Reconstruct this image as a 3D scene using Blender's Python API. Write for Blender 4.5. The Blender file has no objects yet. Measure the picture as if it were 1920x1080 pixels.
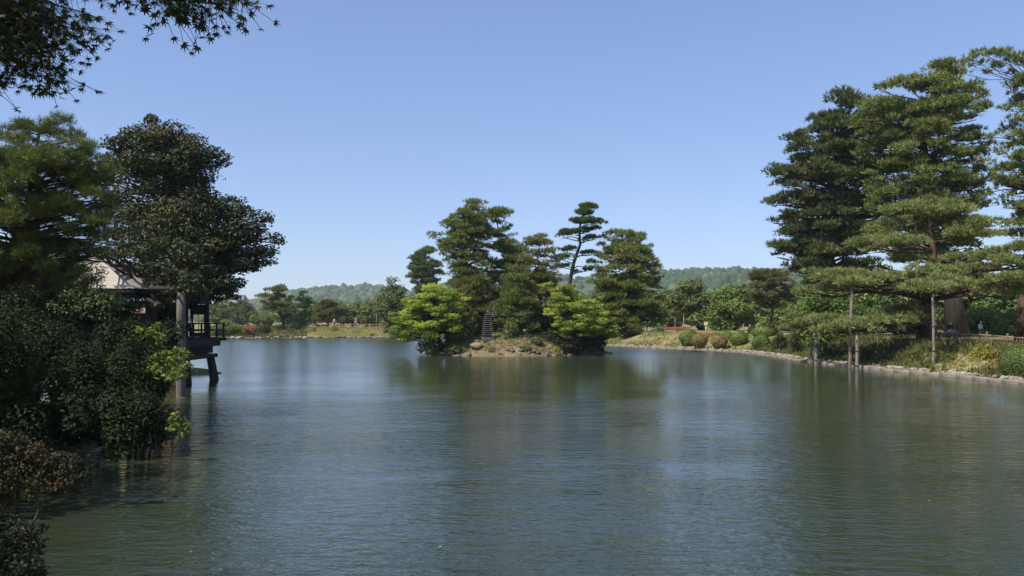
import bpy, math, random
import numpy as np
from mathutils import Vector, noise as mnoise

# ------------------------------------------------------------------ camera, sky, sun, exposure
S = bpy.context.scene
C = S.collection
F = 1500.0            # focal length in photograph pixels (1920 wide)
CAMH = 2.5            # metres above the pond surface (z = 0)
HORIZON = 600.0       # photograph row of the horizon
cam_d = bpy.data.cameras.new('camera'); cam = bpy.data.objects.new('camera', cam_d); C.objects.link(cam)
cam_d.sensor_width = 36.0; cam_d.lens = 36.0 * F / 1920.0
cam_d.shift_y = (HORIZON - 540.0) / 1920.0
cam_d.clip_start = 0.1; cam_d.clip_end = 12000.0
cam.location = (0, 0, CAMH); cam.rotation_euler = (math.radians(90), 0, 0)
S.camera = cam

SUN_TO = Vector((-0.72, -0.58, 1.22)).normalized()       # towards the sun
elev = math.asin(SUN_TO.z); azim = math.atan2(SUN_TO.x, SUN_TO.y)   # clockwise from +Y
W = bpy.data.worlds.new('World'); S.world = W; W.use_nodes = True
nt = W.node_tree; nt.nodes.clear()
sky = nt.nodes.new('ShaderNodeTexSky'); sky.sky_type = 'NISHITA'; sky.sun_disc = False
sky.sun_elevation = elev; sky.sun_rotation = azim
sky.altitude = 50; sky.air_density = 1.0; sky.dust_density = 0.25; sky.ozone_density = 2.6
bg = nt.nodes.new('ShaderNodeBackground'); bg.inputs['Strength'].default_value = 0.125
wo = nt.nodes.new('ShaderNodeOutputWorld')
wb = nt.nodes.new('ShaderNodeMixRGB'); wb.blend_type = 'MULTIPLY'; wb.inputs[0].default_value = 1.0; wb.inputs[2].default_value = (1.13, 1.27, 1.66, 1)   # the phone's tone curve and cool white balance, whole sky alike
gm = nt.nodes.new('ShaderNodeGamma'); gm.inputs[1].default_value = 0.68
nt.links.new(sky.outputs[0], gm.inputs[0]); nt.links.new(gm.outputs[0], wb.inputs[1]); nt.links.new(wb.outputs[0], bg.inputs[0]); nt.links.new(bg.outputs[0], wo.inputs[0])

sd_ = bpy.data.lights.new('sun', 'SUN'); sd_.energy = 4.7; sd_.angle = math.radians(0.53); sd_.color = (1.0, 0.95, 0.86)
sun = bpy.data.objects.new('sun', sd_); C.objects.link(sun)
sun.rotation_euler = SUN_TO.to_track_quat('Z', 'Y').to_euler(); sun.location = (-40, -20, 60)
S.view_settings.view_transform = 'Standard'; S.view_settings.look = 'None'
S.view_settings.exposure = 0.4; S.view_settings.gamma = 1.0; S.view_settings.use_curve_mapping = False
S.render.engine = 'CYCLES'
S.cycles.use_denoising = True
S.cycles.max_bounces = 6; S.cycles.diffuse_bounces = 3; S.cycles.glossy_bounces = 3
S.cycles.transmission_bounces = 3; S.cycles.transparent_max_bounces = 4; S.cycles.volume_bounces = 1

# ------------------------------------------------------------------ helpers
def X(px, D): return (px - 960.0) / F * D
def Z(py, D): return CAMH + (HORIZON - py) / F * D
def P(px, py, D): return np.array((X(px, D), D, Z(py, D)))
def DW(py): return CAMH * F / (py - HORIZON)          # distance of a point on the water seen at row py
def sst(a, b, x):
    t = np.clip((np.asarray(x, float) - a) / (b - a), 0, 1); return t * t * (3 - 2 * t)

def link(o, parent=None):
    C.objects.link(o)
    if parent is not None: o.parent = parent
    return o
def tag(o, label=None, cat=None, group=None, kind=None):
    if label: o['label'] = label
    if cat: o['category'] = cat
    if group: o['group'] = group
    if kind: o['kind'] = kind
    return o
def empty(name, loc, label=None, cat=None, group=None, rz=0.0):
    o = bpy.data.objects.new(name, None); C.objects.link(o); o.location = loc; o.rotation_euler = (0, 0, rz)
    o.empty_display_size = 0.2
    return tag(o, label, cat, group)
def arr_mesh(name, V, Fs, tint=None, smooth=False):
    """V (n,3); Fs (m,k) all faces with k corners"""
    V = np.ascontiguousarray(V, np.float32); Fs = np.ascontiguousarray(Fs, np.int32)
    m, k = Fs.shape
    me = bpy.data.meshes.new(name)
    me.vertices.add(len(V)); me.vertices.foreach_set('co', V.ravel())
    me.loops.add(m * k); me.loops.foreach_set('vertex_index', Fs.ravel())
    me.polygons.add(m); me.polygons.foreach_set('loop_start', np.arange(0, m * k, k, dtype=np.int32))
    if smooth: me.polygons.foreach_set('use_smooth', np.ones(m, dtype=bool))
    if tint is not None:
        at = me.attributes.new('tint', 'FLOAT', 'POINT'); at.data.foreach_set('value', np.ascontiguousarray(tint, np.float32))
    me.update(calc_edges=True)
    return me
def ob(name, me, mat, parent=None, off=None):
    if off is not None:
        me.transform(__import__('mathutils').Matrix.Translation(Vector([-float(q) for q in off])))
    if not isinstance(mat, (list, tuple)): mat = [mat]
    for m_ in mat: me.materials.append(m_)
    return link(bpy.data.objects.new(name, me), parent)

class MB:
    """collects small shapes of mixed faces into one mesh"""
    def __init__(s): s.v = []; s.f = []
    def add(s, vs, fs):
        b = len(s.v); s.v += [tuple(map(float, q)) for q in vs]; s.f += [tuple(b + i for i in q) for q in fs]; return s
    def box(s, c, d, rz=0.0, bev=0.0):
        hx, hy, hz = d[0] / 2, d[1] / 2, d[2] / 2
        b = min(bev, hx * .9, hy * .9, hz * .9)
        ca, sa = math.cos(rz), math.sin(rz)
        if b <= 0:
            pts = [(x, y, z) for z in (-hz, hz) for y in (-hy, hy) for x in (-hx, hx)]
            fs = [(0, 2, 3, 1), (4, 5, 7, 6), (0, 1, 5, 4), (2, 6, 7, 3), (0, 4, 6, 2), (1, 3, 7, 5)]
        else:
            ring = lambda ex, ey, z: [(-ex, -ey, z), (ex, -ey, z), (ex, ey, z), (-ex, ey, z)]
            pts = ring(hx - b, hy - b, -hz) + ring(hx, hy, -hz + b) + ring(hx, hy, hz - b) + ring(hx - b, hy - b, hz)
            fs = [(3, 2, 1, 0), (12, 13, 14, 15)]
            for k in range(3):
                for i in range(4): j = (i + 1) % 4; fs.append((k * 4 + i, k * 4 + j, k * 4 + 4 + j, k * 4 + 4 + i))
        return s.add([(c[0] + x * ca - y * sa, c[1] + x * sa + y * ca, c[2] + z) for x, y, z in pts], fs)
    def tube(s, pts, rad, n=8, jit=0.0, rng=None):
        V, Fq = tube_arr(pts, rad, n, jit, rng)
        b = len(s.v); s.v += [tuple(q) for q in V.tolist()]; s.f += [tuple(b + i for i in q) for q in Fq.tolist()]
        return s
    def build(s, name, mat, parent=None, smooth=False):
        me = bpy.data.meshes.new(name); me.from_pydata(s.v, [], s.f); me.update()
        if smooth: me.polygons.foreach_set('use_smooth', [True] * len(me.polygons))
        return ob(name, me, mat, parent)

def tube_arr(pts, rad, n=8, jit=0.0, rng=None):
    pts = np.asarray(pts, float); k = len(pts)
    rad = np.broadcast_to(np.asarray(rad, float), (k,))
    T = np.gradient(pts, axis=0); T /= np.linalg.norm(T, axis=1)[:, None] + 1e-9
    ref = np.array((1.0, 0, 0)) if abs(T[0][0]) < .8 else np.array((0, 1.0, 0))
    A = ref - T * (T @ ref)[:, None]; A /= np.linalg.norm(A, axis=1)[:, None] + 1e-9
    B = np.cross(T, A)
    th = np.linspace(0, 2 * np.pi, n, endpoint=False)
    R = rad[:, None] * np.ones((k, n))
    if jit and rng is not None: R = R * (1 + jit * rng.standard_normal((k, n)))
    V = pts[:, None, :] + R[:, :, None] * (A[:, None, :] * np.cos(th)[None, :, None] + B[:, None, :] * np.sin(th)[None, :, None])
    V = V.reshape(-1, 3)
    i = np.arange(k - 1)[:, None] * n; j = np.arange(n)[None, :]; j2 = (j + 1) % n
    Fq = np.stack([i + j, i + j2, i + n + j2, i + n + j], -1).reshape(-1, 4)
    # caps with a centre vertex each (degenerate-free quads need even n)
    c0 = len(V); V = np.vstack([V, pts[0], pts[-1]])
    e = np.arange(0, n - 1, 2)
    cap0 = np.stack([np.full_like(e, c0), (e + 2) % n, e + 1, e], -1)
    t0 = (k - 1) * n
    cap1 = np.stack([np.full_like(e, c0 + 1), t0 + e, t0 + e + 1, t0 + (e + 2) % n], -1)
    return V, np.vstack([Fq, cap0, cap1])
def bend(a, b, sag=0.0, k=5, wob=0.0, rng=None):
    a = np.asarray(a, float); b = np.asarray(b, float); t = np.linspace(0, 1, k)[:, None]
    p = a + (b - a) * t; p[:, 2] += (4 * t * (1 - t))[:, 0] * sag
    if wob and rng is not None: p[1:-1] += rng.standard_normal((k - 2, 3)) * wob
    return p
def merge(parts):
    V = []; Fq = []; b = 0
    for v, f in parts: V.append(v); Fq.append(f + b); b += len(v)
    return np.vstack(V), np.vstack(Fq)

# ------------------------------------------------------------------ materials
MATS = {}
def newmat(name):
    m = bpy.data.materials.new(name); m.use_nodes = True; m.node_tree.nodes.clear()
    return m, m.node_tree.nodes, m.node_tree.links
def ramp(N, stops, interp='LINEAR'):
    r = N.new('ShaderNodeValToRGB'); cr = r.color_ramp; cr.interpolation = interp
    while len(cr.elements) < len(stops): cr.elements.new(0.5)
    for e, (p, c) in zip(cr.elements, stops): e.position = p; e.color = (*c, 1)
    return r
def leafmat(name, stops, trans=0.3, rough=0.55, spec=0.25, tcol=(1.15, 1.2, 0.6)):
    m, N, L = newmat(name)
    a = N.new('ShaderNodeAttribute'); a.attribute_name = 'tint'
    r = ramp(N, stops); L.new(a.outputs['Fac'], r.inputs[0])
    p = N.new('ShaderNodeBsdfPrincipled'); p.inputs['Roughness'].default_value = rough
    p.inputs['Specular IOR Level'].default_value = spec
    L.new(r.outputs[0], p.inputs['Base Color'])
    mul = N.new('ShaderNodeMixRGB'); mul.blend_type = 'MULTIPLY'; mul.inputs[0].default_value = 1.0
    mul.inputs[2].default_value = (*tcol, 1); L.new(r.outputs[0], mul.inputs[1])
    t = N.new('ShaderNodeBsdfTranslucent'); L.new(mul.outputs[0], t.inputs[0])
    mx = N.new('ShaderNodeMixShader'); mx.inputs[0].default_value = trans
    L.new(p.outputs[0], mx.inputs[1]); L.new(t.outputs[0], mx.inputs[2])
    o = N.new('ShaderNodeOutputMaterial'); L.new(mx.outputs[0], o.inputs[0])
    MATS[name] = m; return m
def noisemat(name, stops, scale=5.0, detail=6, rough=0.85, bump=0.3, bscale=None, stretch=(1, 1, 1), spec=0.3, dist=0.03):
    m, N, L = newmat(name)
    tc = N.new('ShaderNodeTexCoord'); mp = N.new('ShaderNodeMapping'); mp.inputs['Scale'].default_value = stretch
    L.new(tc.outputs['Object'], mp.inputs[0])
    n1 = N.new('ShaderNodeTexNoise'); n1.inputs['Scale'].default_value = scale; n1.inputs['Detail'].default_value = detail
    n1.inputs['Roughness'].default_value = 0.65
    L.new(mp.outputs[0], n1.inputs['Vector'])
    r = ramp(N, stops); L.new(n1.outputs['Fac'], r.inputs[0])
    p = N.new('ShaderNodeBsdfPrincipled'); p.inputs['Roughness'].default_value = rough; p.inputs['Specular IOR Level'].default_value = spec
    L.new(r.outputs[0], p.inputs['Base Color'])
    if bump:
        n2 = N.new('ShaderNodeTexNoise'); n2.inputs['Scale'].default_value = bscale or scale * 3; n2.inputs['Detail'].default_value = 5
        L.new(mp.outputs[0], n2.inputs['Vector'])
        b = N.new('ShaderNodeBump'); b.inputs['Strength'].default_value = bump; b.inputs['Distance'].default_value = dist
        L.new(n2.outputs['Fac'], b.inputs['Height']); L.new(b.outputs[0], p.inputs['Normal'])
    o = N.new('ShaderNodeOutputMaterial'); L.new(p.outputs[0], o.inputs[0])
    MATS[name] = m; return m

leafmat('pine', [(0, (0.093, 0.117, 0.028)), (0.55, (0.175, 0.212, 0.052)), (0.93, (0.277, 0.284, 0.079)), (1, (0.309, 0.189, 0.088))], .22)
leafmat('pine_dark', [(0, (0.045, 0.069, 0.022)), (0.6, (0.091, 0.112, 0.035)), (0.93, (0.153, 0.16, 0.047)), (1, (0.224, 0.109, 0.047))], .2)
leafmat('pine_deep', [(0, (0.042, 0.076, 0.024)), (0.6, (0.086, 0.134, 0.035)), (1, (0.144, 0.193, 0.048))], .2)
leafmat('pine_pale', [(0, (0.143, 0.172, 0.054)), (0.6, (0.236, 0.264, 0.091)), (1, (0.337, 0.332, 0.122))], .25)
leafmat('pine_olive', [(0, (0.123, 0.128, 0.032)), (0.6, (0.196, 0.196, 0.051)), (1, (0.275, 0.217, 0.072))], .25)
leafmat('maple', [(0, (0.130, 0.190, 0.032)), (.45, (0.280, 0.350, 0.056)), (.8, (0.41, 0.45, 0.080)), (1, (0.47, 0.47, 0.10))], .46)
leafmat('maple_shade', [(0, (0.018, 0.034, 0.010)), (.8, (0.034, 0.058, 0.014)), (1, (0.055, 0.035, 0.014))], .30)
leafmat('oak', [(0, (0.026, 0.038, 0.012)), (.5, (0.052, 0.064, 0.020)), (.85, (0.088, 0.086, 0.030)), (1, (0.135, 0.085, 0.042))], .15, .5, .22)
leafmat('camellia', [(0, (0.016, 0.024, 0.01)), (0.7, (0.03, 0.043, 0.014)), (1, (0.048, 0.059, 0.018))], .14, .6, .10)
leafmat('sprig', [(0, (0.094, 0.14, 0.022)), (0.6, (0.176, 0.23, 0.045)), (1, (0.264, 0.32, 0.09))], .35)
leafmat('azalea_rust', [(0, (0.018, 0.037, 0.012)), (0.5, (0.047, 0.048, 0.018)), (0.8, (0.083, 0.046, 0.02)), (1, (0.114, 0.063, 0.016))], .25)
leafmat('azalea_dim', [(0, (0.018, 0.026, 0.010)), (.8, (0.035, 0.040, 0.016)), (1, (0.11, 0.035, 0.018))], .2)
leafmat('azalea_orange', [(0, (0.09, 0.10, 0.025)), (.35, (0.30, 0.13, 0.055)), (1, (0.50, 0.19, 0.10))], .25)
leafmat('azalea_red', [(0, (0.25, 0.06, 0.04)), (1, (0.55, 0.10, 0.08))], .2)
leafmat('clip', [(0, (0.105, 0.154, 0.031)), (0.6, (0.168, 0.217, 0.045)), (1, (0.252, 0.259, 0.07))], .2)
leafmat('clip_green', [(0, (0.062, 0.105, 0.023)), (0.6, (0.105, 0.173, 0.035)), (1, (0.176, 0.247, 0.052))], .2)
leafmat('clip_brown', [(0, (0.169, 0.146, 0.047)), (0.6, (0.27, 0.218, 0.078)), (1, (0.406, 0.255, 0.125))], .2)
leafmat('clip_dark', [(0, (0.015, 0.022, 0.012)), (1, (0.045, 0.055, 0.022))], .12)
leafmat('gold', [(0, (0.169, 0.156, 0.033)), (0.6, (0.299, 0.26, 0.046)), (1, (0.416, 0.325, 0.065))], .3)
leafmat('broad', [(0, (0.089, 0.136, 0.028)), (0.6, (0.161, 0.221, 0.045)), (1, (0.258, 0.314, 0.07))], .3)
leafmat('broad_mid', [(0, (0.084, 0.11, 0.036)), (0.6, (0.143, 0.169, 0.053)), (1, (0.218, 0.235, 0.07))], .28)
leafmat('russet', [(0, (0.073, 0.096, 0.031)), (0.6, (0.138, 0.138, 0.049)), (1, (0.211, 0.173, 0.058))], .2)
leafmat('forest', [(0, (0.025, 0.047, 0.018)), (0.5, (0.047, 0.075, 0.025)), (0.85, (0.081, 0.111, 0.036)), (1, (0.119, 0.136, 0.045))], .0, .8, .1)
leafmat('grassy', [(0, (0.105, 0.145, 0.034)), (.5, (0.185, 0.205, 0.062)), (1, (0.33, 0.28, 0.12))], .3)
leafmat('lawn', [(0, (0.17, 0.18, 0.05)), (.5, (0.28, 0.28, 0.09)), (1, (0.38, 0.34, 0.13))], .3)
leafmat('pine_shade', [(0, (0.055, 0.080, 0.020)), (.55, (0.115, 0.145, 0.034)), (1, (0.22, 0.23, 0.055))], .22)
leafmat('rough_herb', [(0, (0.057, 0.084, 0.022)), (0.5, (0.114, 0.123, 0.035)), (1, (0.19, 0.168, 0.06))], .25)

noisemat('bark', [(.3, (0.030, 0.024, 0.018)), (.6, (0.075, 0.058, 0.044)), (.8, (0.12, 0.095, 0.075))], 6, stretch=(1, 1, .25), bump=.8, dist=.06)
noisemat('bark_red', [(.3, (0.040, 0.022, 0.016)), (.55, (0.105, 0.055, 0.036)), (.8, (0.20, 0.115, 0.075))], 5, stretch=(1, 1, .3), bump=.7, dist=.05)
noisemat('bark_dark', [(.3, (0.014, 0.012, 0.010)), (.7, (0.045, 0.036, 0.030))], 6, stretch=(1, 1, .3), bump=.8, dist=.05)
noisemat('pole_grey', [(.3, (0.11, 0.095, 0.08)), (.7, (0.30, 0.265, 0.23))], 4, stretch=(3, 3, .4), bump=.5)
noisemat('pole_mid', [(.3, (0.10, 0.075, 0.055)), (.55, (0.21, 0.17, 0.135)), (.75, (0.34, 0.29, 0.24))], 3, stretch=(3, 3, .5), bump=.6)
noisemat('pole_dark', [(.3, (0.08, 0.07, 0.06)), (.7, (0.17, 0.15, 0.13))], 4, stretch=(3, 3, .4), bump=.4)
noisemat('timber_dark', [(.3, (0.018, 0.015, 0.013)), (.7, (0.050, 0.040, 0.034))], 5, stretch=(1, 1, 1), bump=.25)
noisemat('timber_plum', [(.3, (0.018, 0.015, 0.018)), (.7, (0.042, 0.034, 0.038))], 5, bump=.25)
noisemat('plaster', [(.3, (0.50, 0.47, 0.42)), (.7, (0.62, 0.58, 0.52))], 3, bump=.1)
noisemat('paper', [(.3, (0.72, 0.72, 0.70)), (.7, (0.80, 0.80, 0.78))], 3, bump=0)
noisemat('shingle', [(.25, (0.26, 0.225, 0.18)), (.5, (0.46, 0.41, 0.34)), (.75, (0.60, 0.55, 0.47))], 11, stretch=(1, 1, 1), bump=.5, bscale=30)
noisemat('shingle_brown', [(.25, (0.20, 0.14, 0.09)), (.7, (0.36, 0.27, 0.18))], 7, bump=.5, bscale=30)
noisemat('bamboo', [(.3, (0.22, 0.15, 0.09)), (.7, (0.36, 0.26, 0.16))], 8, stretch=(2, 2, .5), bump=.2)
noisemat('bamboo_dark', [(.3, (0.09, 0.055, 0.035)), (.7, (0.18, 0.11, 0.07))], 8, stretch=(2, 2, .5), bump=.2)
noisemat('stone', [(.3, (0.18, 0.165, 0.145)), (.55, (0.32, 0.30, 0.27)), (.8, (0.45, 0.42, 0.38))], 4, bump=.5)
noisemat('stone_pale', [(.3, (0.17, 0.15, 0.12)), (.55, (0.32, 0.285, 0.235)), (.85, (0.48, 0.43, 0.37))], 5, bump=.4)
noisemat('stone_tan', [(.3, (0.15, 0.105, 0.065)), (.6, (0.26, 0.19, 0.125)), (.85, (0.38, 0.29, 0.20))], 4, bump=.5)
noisemat('stone_dark', [(.3, (0.06, 0.058, 0.052)), (.6, (0.13, 0.125, 0.115)), (.85, (0.22, 0.21, 0.195))], 6, bump=.5)
noisemat('kerb', [(.3, (0.11, 0.09, 0.065)), (.55, (0.24, 0.20, 0.15)), (.85, (0.42, 0.36, 0.29))], 2.2, bump=.7)
noisemat('sign_board', [(.3, (0.62, 0.52, 0.30)), (.7, (0.70, 0.60, 0.36))], 4, bump=.05)
noisemat('red_cloth', [(.3, (0.24, 0.06, 0.05)), (.7, (0.34, 0.10, 0.085))], 6, bump=.15)
noisemat('skin', [(.3, (0.42, 0.26, 0.18)), (.7, (0.50, 0.32, 0.23))], 9, bump=0)
noisemat('hair', [(.3, (0.010, 0.008, 0.007)), (.7, (0.022, 0.018, 0.015))], 20, bump=.2)
noisemat('shoe', [(.3, (0.02, 0.02, 0.02)), (.7, (0.05, 0.045, 0.04))], 9, bump=0)
def cloth(name, c):
    return noisemat('cloth_' + name, [(.3, tuple(q * .85 for q in c)), (.7, c)], 7, bump=.2, bscale=20)
cloth('white', (0.74, 0.73, 0.70)); cloth('navy', (0.025, 0.03, 0.06)); cloth('black', (0.02, 0.02, 0.022))
cloth('grey', (0.25, 0.25, 0.27)); cloth('blue', (0.12, 0.17, 0.30)); cloth('mauve', (0.16, 0.10, 0.20)); cloth('lime', (0.45, 0.52, 0.16))
cloth('green', (0.05, 0.22, 0.10)); cloth('beige', (0.45, 0.38, 0.28)); cloth('rust', (0.28, 0.06, 0.04)); cloth('indigo', (0.05, 0.045, 0.16))
M = MATS

# ------------------------------------------------------------------ pond outline and terrain
SHORE = [(-2.6, 6.2), (-4.3, 7.5), (-5.8, 8.1), (-7.2, 9.4), (-7.7, 11), (-7.4, 14), (-8.2, 17), (-9.5, 20), (-12.5, 23.5), (-17, 27), (-22, 30), (-25, 33),
         (-22, 36.2), (-17, 36.0), (-14.0, 36.2), (-13.4, 37.8), (-15, 40), (-22, 44), (-34, 54), (-44, 68), (-50, 85), (-49, 100), (-43, 106.5), (-36, 108.5),
         (-30, 110), (-25, 112.5), (-19, 115), (-12, 116), (-5, 114), (0, 107), (4, 97), (7, 86), (9.5, 77), (12.3, 71.2), (15.2, 67.2), (17.3, 62), (17.8, 56),
         (17.5, 49), (17.9, 42), (18.7, 37.9), (19.5, 34.5), (19.8, 30.5), (20.2, 24), (20, 15), (17, 7), (10, 4.2), (3, 3.8), (-1, 4.2)]
SH = np.array(SHORE, float)
def pond_sd(x, y):
    """distance to the shore, positive on land"""
    x = np.asarray(x, float); y = np.asarray(y, float); best = np.full(x.shape, 1e18); inside = np.zeros(x.shape, bool)
    n = len(SH)
    for i in range(n):
        x1, y1 = SH[i]; x2, y2 = SH[(i + 1) % n]
        dx, dy = x2 - x1, y2 - y1
        t = np.clip(((x - x1) * dx + (y - y1) * dy) / (dx * dx + dy * dy), 0, 1)
        best = np.minimum(best, (x - x1 - t * dx) ** 2 + (y - y1 - t * dy) ** 2)
        c = ((y1 > y) != (y2 > y))
        with np.errstate(divide='ignore', invalid='ignore'):
            xi = (x2 - x1) * (y - y1) / (y2 - y1) + x1 if y2 != y1 else np.full(x.shape, 1e18)
        inside ^= c & (x < xi)
    d = np.sqrt(best); return np.where(inside, -d, d)
def wob(x, y, s):
    return (np.sin(x * s + 1.3) * np.cos(y * s * 1.1 + .4) + .6 * np.sin(x * s * 2.3 - y * s * 1.7 + 2) + .4 * np.sin(x * s * 4.1 + y * s * 3.3)) / 2.0
ICX, ICY, IRX, IRY = 0.15, 60.4, 6.9, 5.5
def island_r(x, y):
    u = (x - ICX) / IRX; v = (y - ICY) / IRY; th = np.arctan2(v, u)
    return np.sqrt(u * u + v * v) / (1 + .05 * np.sin(3 * th + 1) + .03 * np.sin(7 * th))
def island_h(x, y):
    r = island_r(x, y)
    h = 1.55 * (1 - np.clip(r, 0, 1.6) ** 3.2) + .10 * wob(x, y, 2.1) * (r < 1.05)
    return np.maximum(h, -1.2)
def H(x, y):
    x = np.asarray(x, float); y = np.asarray(y, float); d = pond_sd(x, y)
    land = 0.06 + 1.2 * sst(0, 5.2, d) + .12 * sst(5, 30, d) + .07 * wob(x, y, .9) * sst(.3, 2, d)
    bed = -np.minimum(1.4, .08 - .45 * d)
    return np.where(d > 0, land, bed)
def GH(x, y):
    """ground height scalar, with the island"""
    if float(island_r(np.array(x, float), np.array(y, float))) < 1.0: return float(island_h(np.array(x, float), np.array(y, float)))
    return float(H(x, y))

def axis(lo, hi, step, far_lo, far_hi, growth=1.25):
    mid = list(np.arange(lo, hi + 1e-6, step)); out = []
    s = step; q = hi
    while q < far_hi: s *= growth; q += s; out.append(min(q, far_hi))
    pre = []; s = step; q = lo
    while q > far_lo: s *= growth; q -= s; pre.append(max(q, far_lo))
    return np.array(pre[::-1] + mid + out)
gx = axis(-56, 36, .9, -3000, 3000); gy = axis(-3, 124, .9, -400, 3000)
GX, GY = np.meshgrid(gx, gy); nx, ny = len(gx), len(gy)
GV = np.stack([GX.ravel(), GY.ravel(), H(GX.ravel(), GY.ravel())], -1)
ii, jj = np.meshgrid(np.arange(nx - 1), np.arange(ny - 1)); b0 = (jj * nx + ii).ravel()
GF = np.stack([b0, b0 + 1, b0 + nx + 1, b0 + nx], -1)

def ground_material():
    m, N, L = newmat('ground_soil_and_grass')
    tc = N.new('ShaderNodeTexCoord')
    n1 = N.new('ShaderNodeTexNoise'); n1.inputs['Scale'].default_value = .35; n1.inputs['Detail'].default_value = 6; L.new(tc.outputs['Object'], n1.inputs['Vector'])
    n2 = N.new('ShaderNodeTexNoise'); n2.inputs['Scale'].default_value = 4; n2.inputs['Detail'].default_value = 8; L.new(tc.outputs['Object'], n2.inputs['Vector'])
    r1 = ramp(N, [(.40, (0.12, 0.125, 0.036)), (.52, (0.20, 0.175, 0.068)), (.66, (0.34, 0.25, 0.145))]); 
    mx = N.new('ShaderNodeMath'); mx.operation = 'MULTIPLY_ADD'; mx.inputs[1].default_value = .45
    L.new(n2.outputs['Fac'], mx.inputs[0])
    m2 = N.new('ShaderNodeMath'); m2.operation = 'MULTIPLY'; m2.inputs[1].default_value = .58; L.new(n1.outputs['Fac'], m2.inputs[0]); L.new(m2.outputs[0], mx.inputs[2])
    L.new(mx.outputs[0], r1.inputs[0])
    p = N.new('ShaderNodeBsdfPrincipled'); p.inputs['Roughness'].default_value = .95; p.inputs['Specular IOR Level'].default_value = .1
    L.new(r1.outputs[0], p.inputs['Base Color'])
    b = N.new('ShaderNodeBump'); b.inputs['Strength'].default_value = .6; b.inputs['Distance'].default_value = .06
    L.new(n2.outputs['Fac'], b.inputs['Height']); L.new(b.outputs[0], p.inputs['Normal'])
    o = N.new('ShaderNodeOutputMaterial'); L.new(p.outputs[0], o.inputs[0]); return m
MATS['ground'] = ground_material()
g = ob('ground', arr_mesh('ground', GV, GF, smooth=True), M['ground']); tag(g, kind='structure')

# pond surface
def water_material():
    m, N, L = newmat('pond_water')
    tc = N.new('ShaderNodeTexCoord')
    def wave(sx, sy, rot, det, rough):
        mp = N.new('ShaderNodeMapping'); mp.inputs['Scale'].default_value = (sx, sy, 1); mp.inputs['Rotation'].default_value = (0, 0, math.radians(rot))
        L.new(tc.outputs['Object'], mp.inputs[0])
        n = N.new('ShaderNodeTexNoise'); n.inputs['Scale'].default_value = 1; n.inputs['Detail'].default_value = det; n.inputs['Roughness'].default_value = rough
        L.new(mp.outputs[0], n.inputs['Vector']); return n.outputs['Fac']
    w1 = wave(3.4, 7.6, 6, 3.0, .55); w2 = wave(.8, 2.1, -10, 1.0, .5); w3 = wave(.06, .17, 14, 3, .55)
    # calmer and rougher patches drift over the pond
    cal = N.new('ShaderNodeMapRange'); cal.inputs[1].default_value = .38; cal.inputs[2].default_value = .62; cal.inputs[3].default_value = .45; cal.inputs[4].default_value = 1.35
    L.new(w3, cal.inputs[0])
    a = N.new('ShaderNodeMath'); a.operation = 'MULTIPLY'; a.inputs[1].default_value = .034; L.new(w1, a.inputs[0])
    c = N.new('ShaderNodeMath'); c.operation = 'MULTIPLY_ADD'; c.inputs[1].default_value = .036; L.new(w2, c.inputs[0]); L.new(a.outputs[0], c.inputs[2])
    sx = N.new('ShaderNodeSeparateXYZ'); L.new(tc.outputs['Object'], sx.inputs[0])
    lee = N.new('ShaderNodeMapRange'); lee.interpolation_type = 'SMOOTHSTEP'; lee.inputs[1].default_value = 14; lee.inputs[2].default_value = 38; lee.inputs[3].default_value = 1.0; lee.inputs[4].default_value = .14
    L.new(sx.outputs[1], lee.inputs[0])          # water in the lee of the island and far trees is calmer
    cl = N.new('ShaderNodeMath'); cl.operation = 'MULTIPLY'; L.new(cal.outputs[0], cl.inputs[0]); L.new(lee.outputs[0], cl.inputs[1])
    e = N.new('ShaderNodeMath'); e.operation = 'MULTIPLY'; L.new(c.outputs[0], e.inputs[0]); L.new(cl.outputs[0], e.inputs[1])
    b = N.new('ShaderNodeBump'); b.inputs['Strength'].default_value = 1.0; b.inputs['Distance'].default_value = 1.0
    L.new(e.outputs[0], b.inputs['Height'])
    p = N.new('ShaderNodeBsdfPrincipled'); p.inputs['Base Color'].default_value = (0.027, 0.036, 0.019, 1)
    p.inputs['Roughness'].default_value = .02; p.inputs['IOR'].default_value = 1.45; p.inputs['Specular IOR Level'].default_value = .5
    L.new(b.outputs[0], p.inputs['Normal'])
    ruf = N.new('ShaderNodeMapRange'); ruf.inputs[1].default_value = 12; ruf.inputs[2].default_value = 60; ruf.inputs[3].default_value = .035; ruf.inputs[4].default_value = .21
    L.new(sx.outputs[1], ruf.inputs[0]); L.new(ruf.outputs[0], p.inputs['Roughness'])     # open water carries finer wind ripples
    o = N.new('ShaderNodeOutputMaterial'); L.new(p.outputs[0], o.inputs[0]); return m
MATS['water'] = water_material()
wx = np.linspace(-54, 24, 40); wy = np.linspace(2, 119, 60); WX, WY = np.meshgrid(wx, wy)
ii, jj = np.meshgrid(np.arange(39), np.arange(59)); b0 = (jj * 40 + ii).ravel()
wat = ob('water', arr_mesh('water', np.stack([WX.ravel(), WY.ravel(), WX.ravel() * 0], -1), np.stack([b0, b0 + 1, b0 + 41, b0 + 40], -1), smooth=True), M['water'])
tag(wat, kind='structure')

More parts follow.
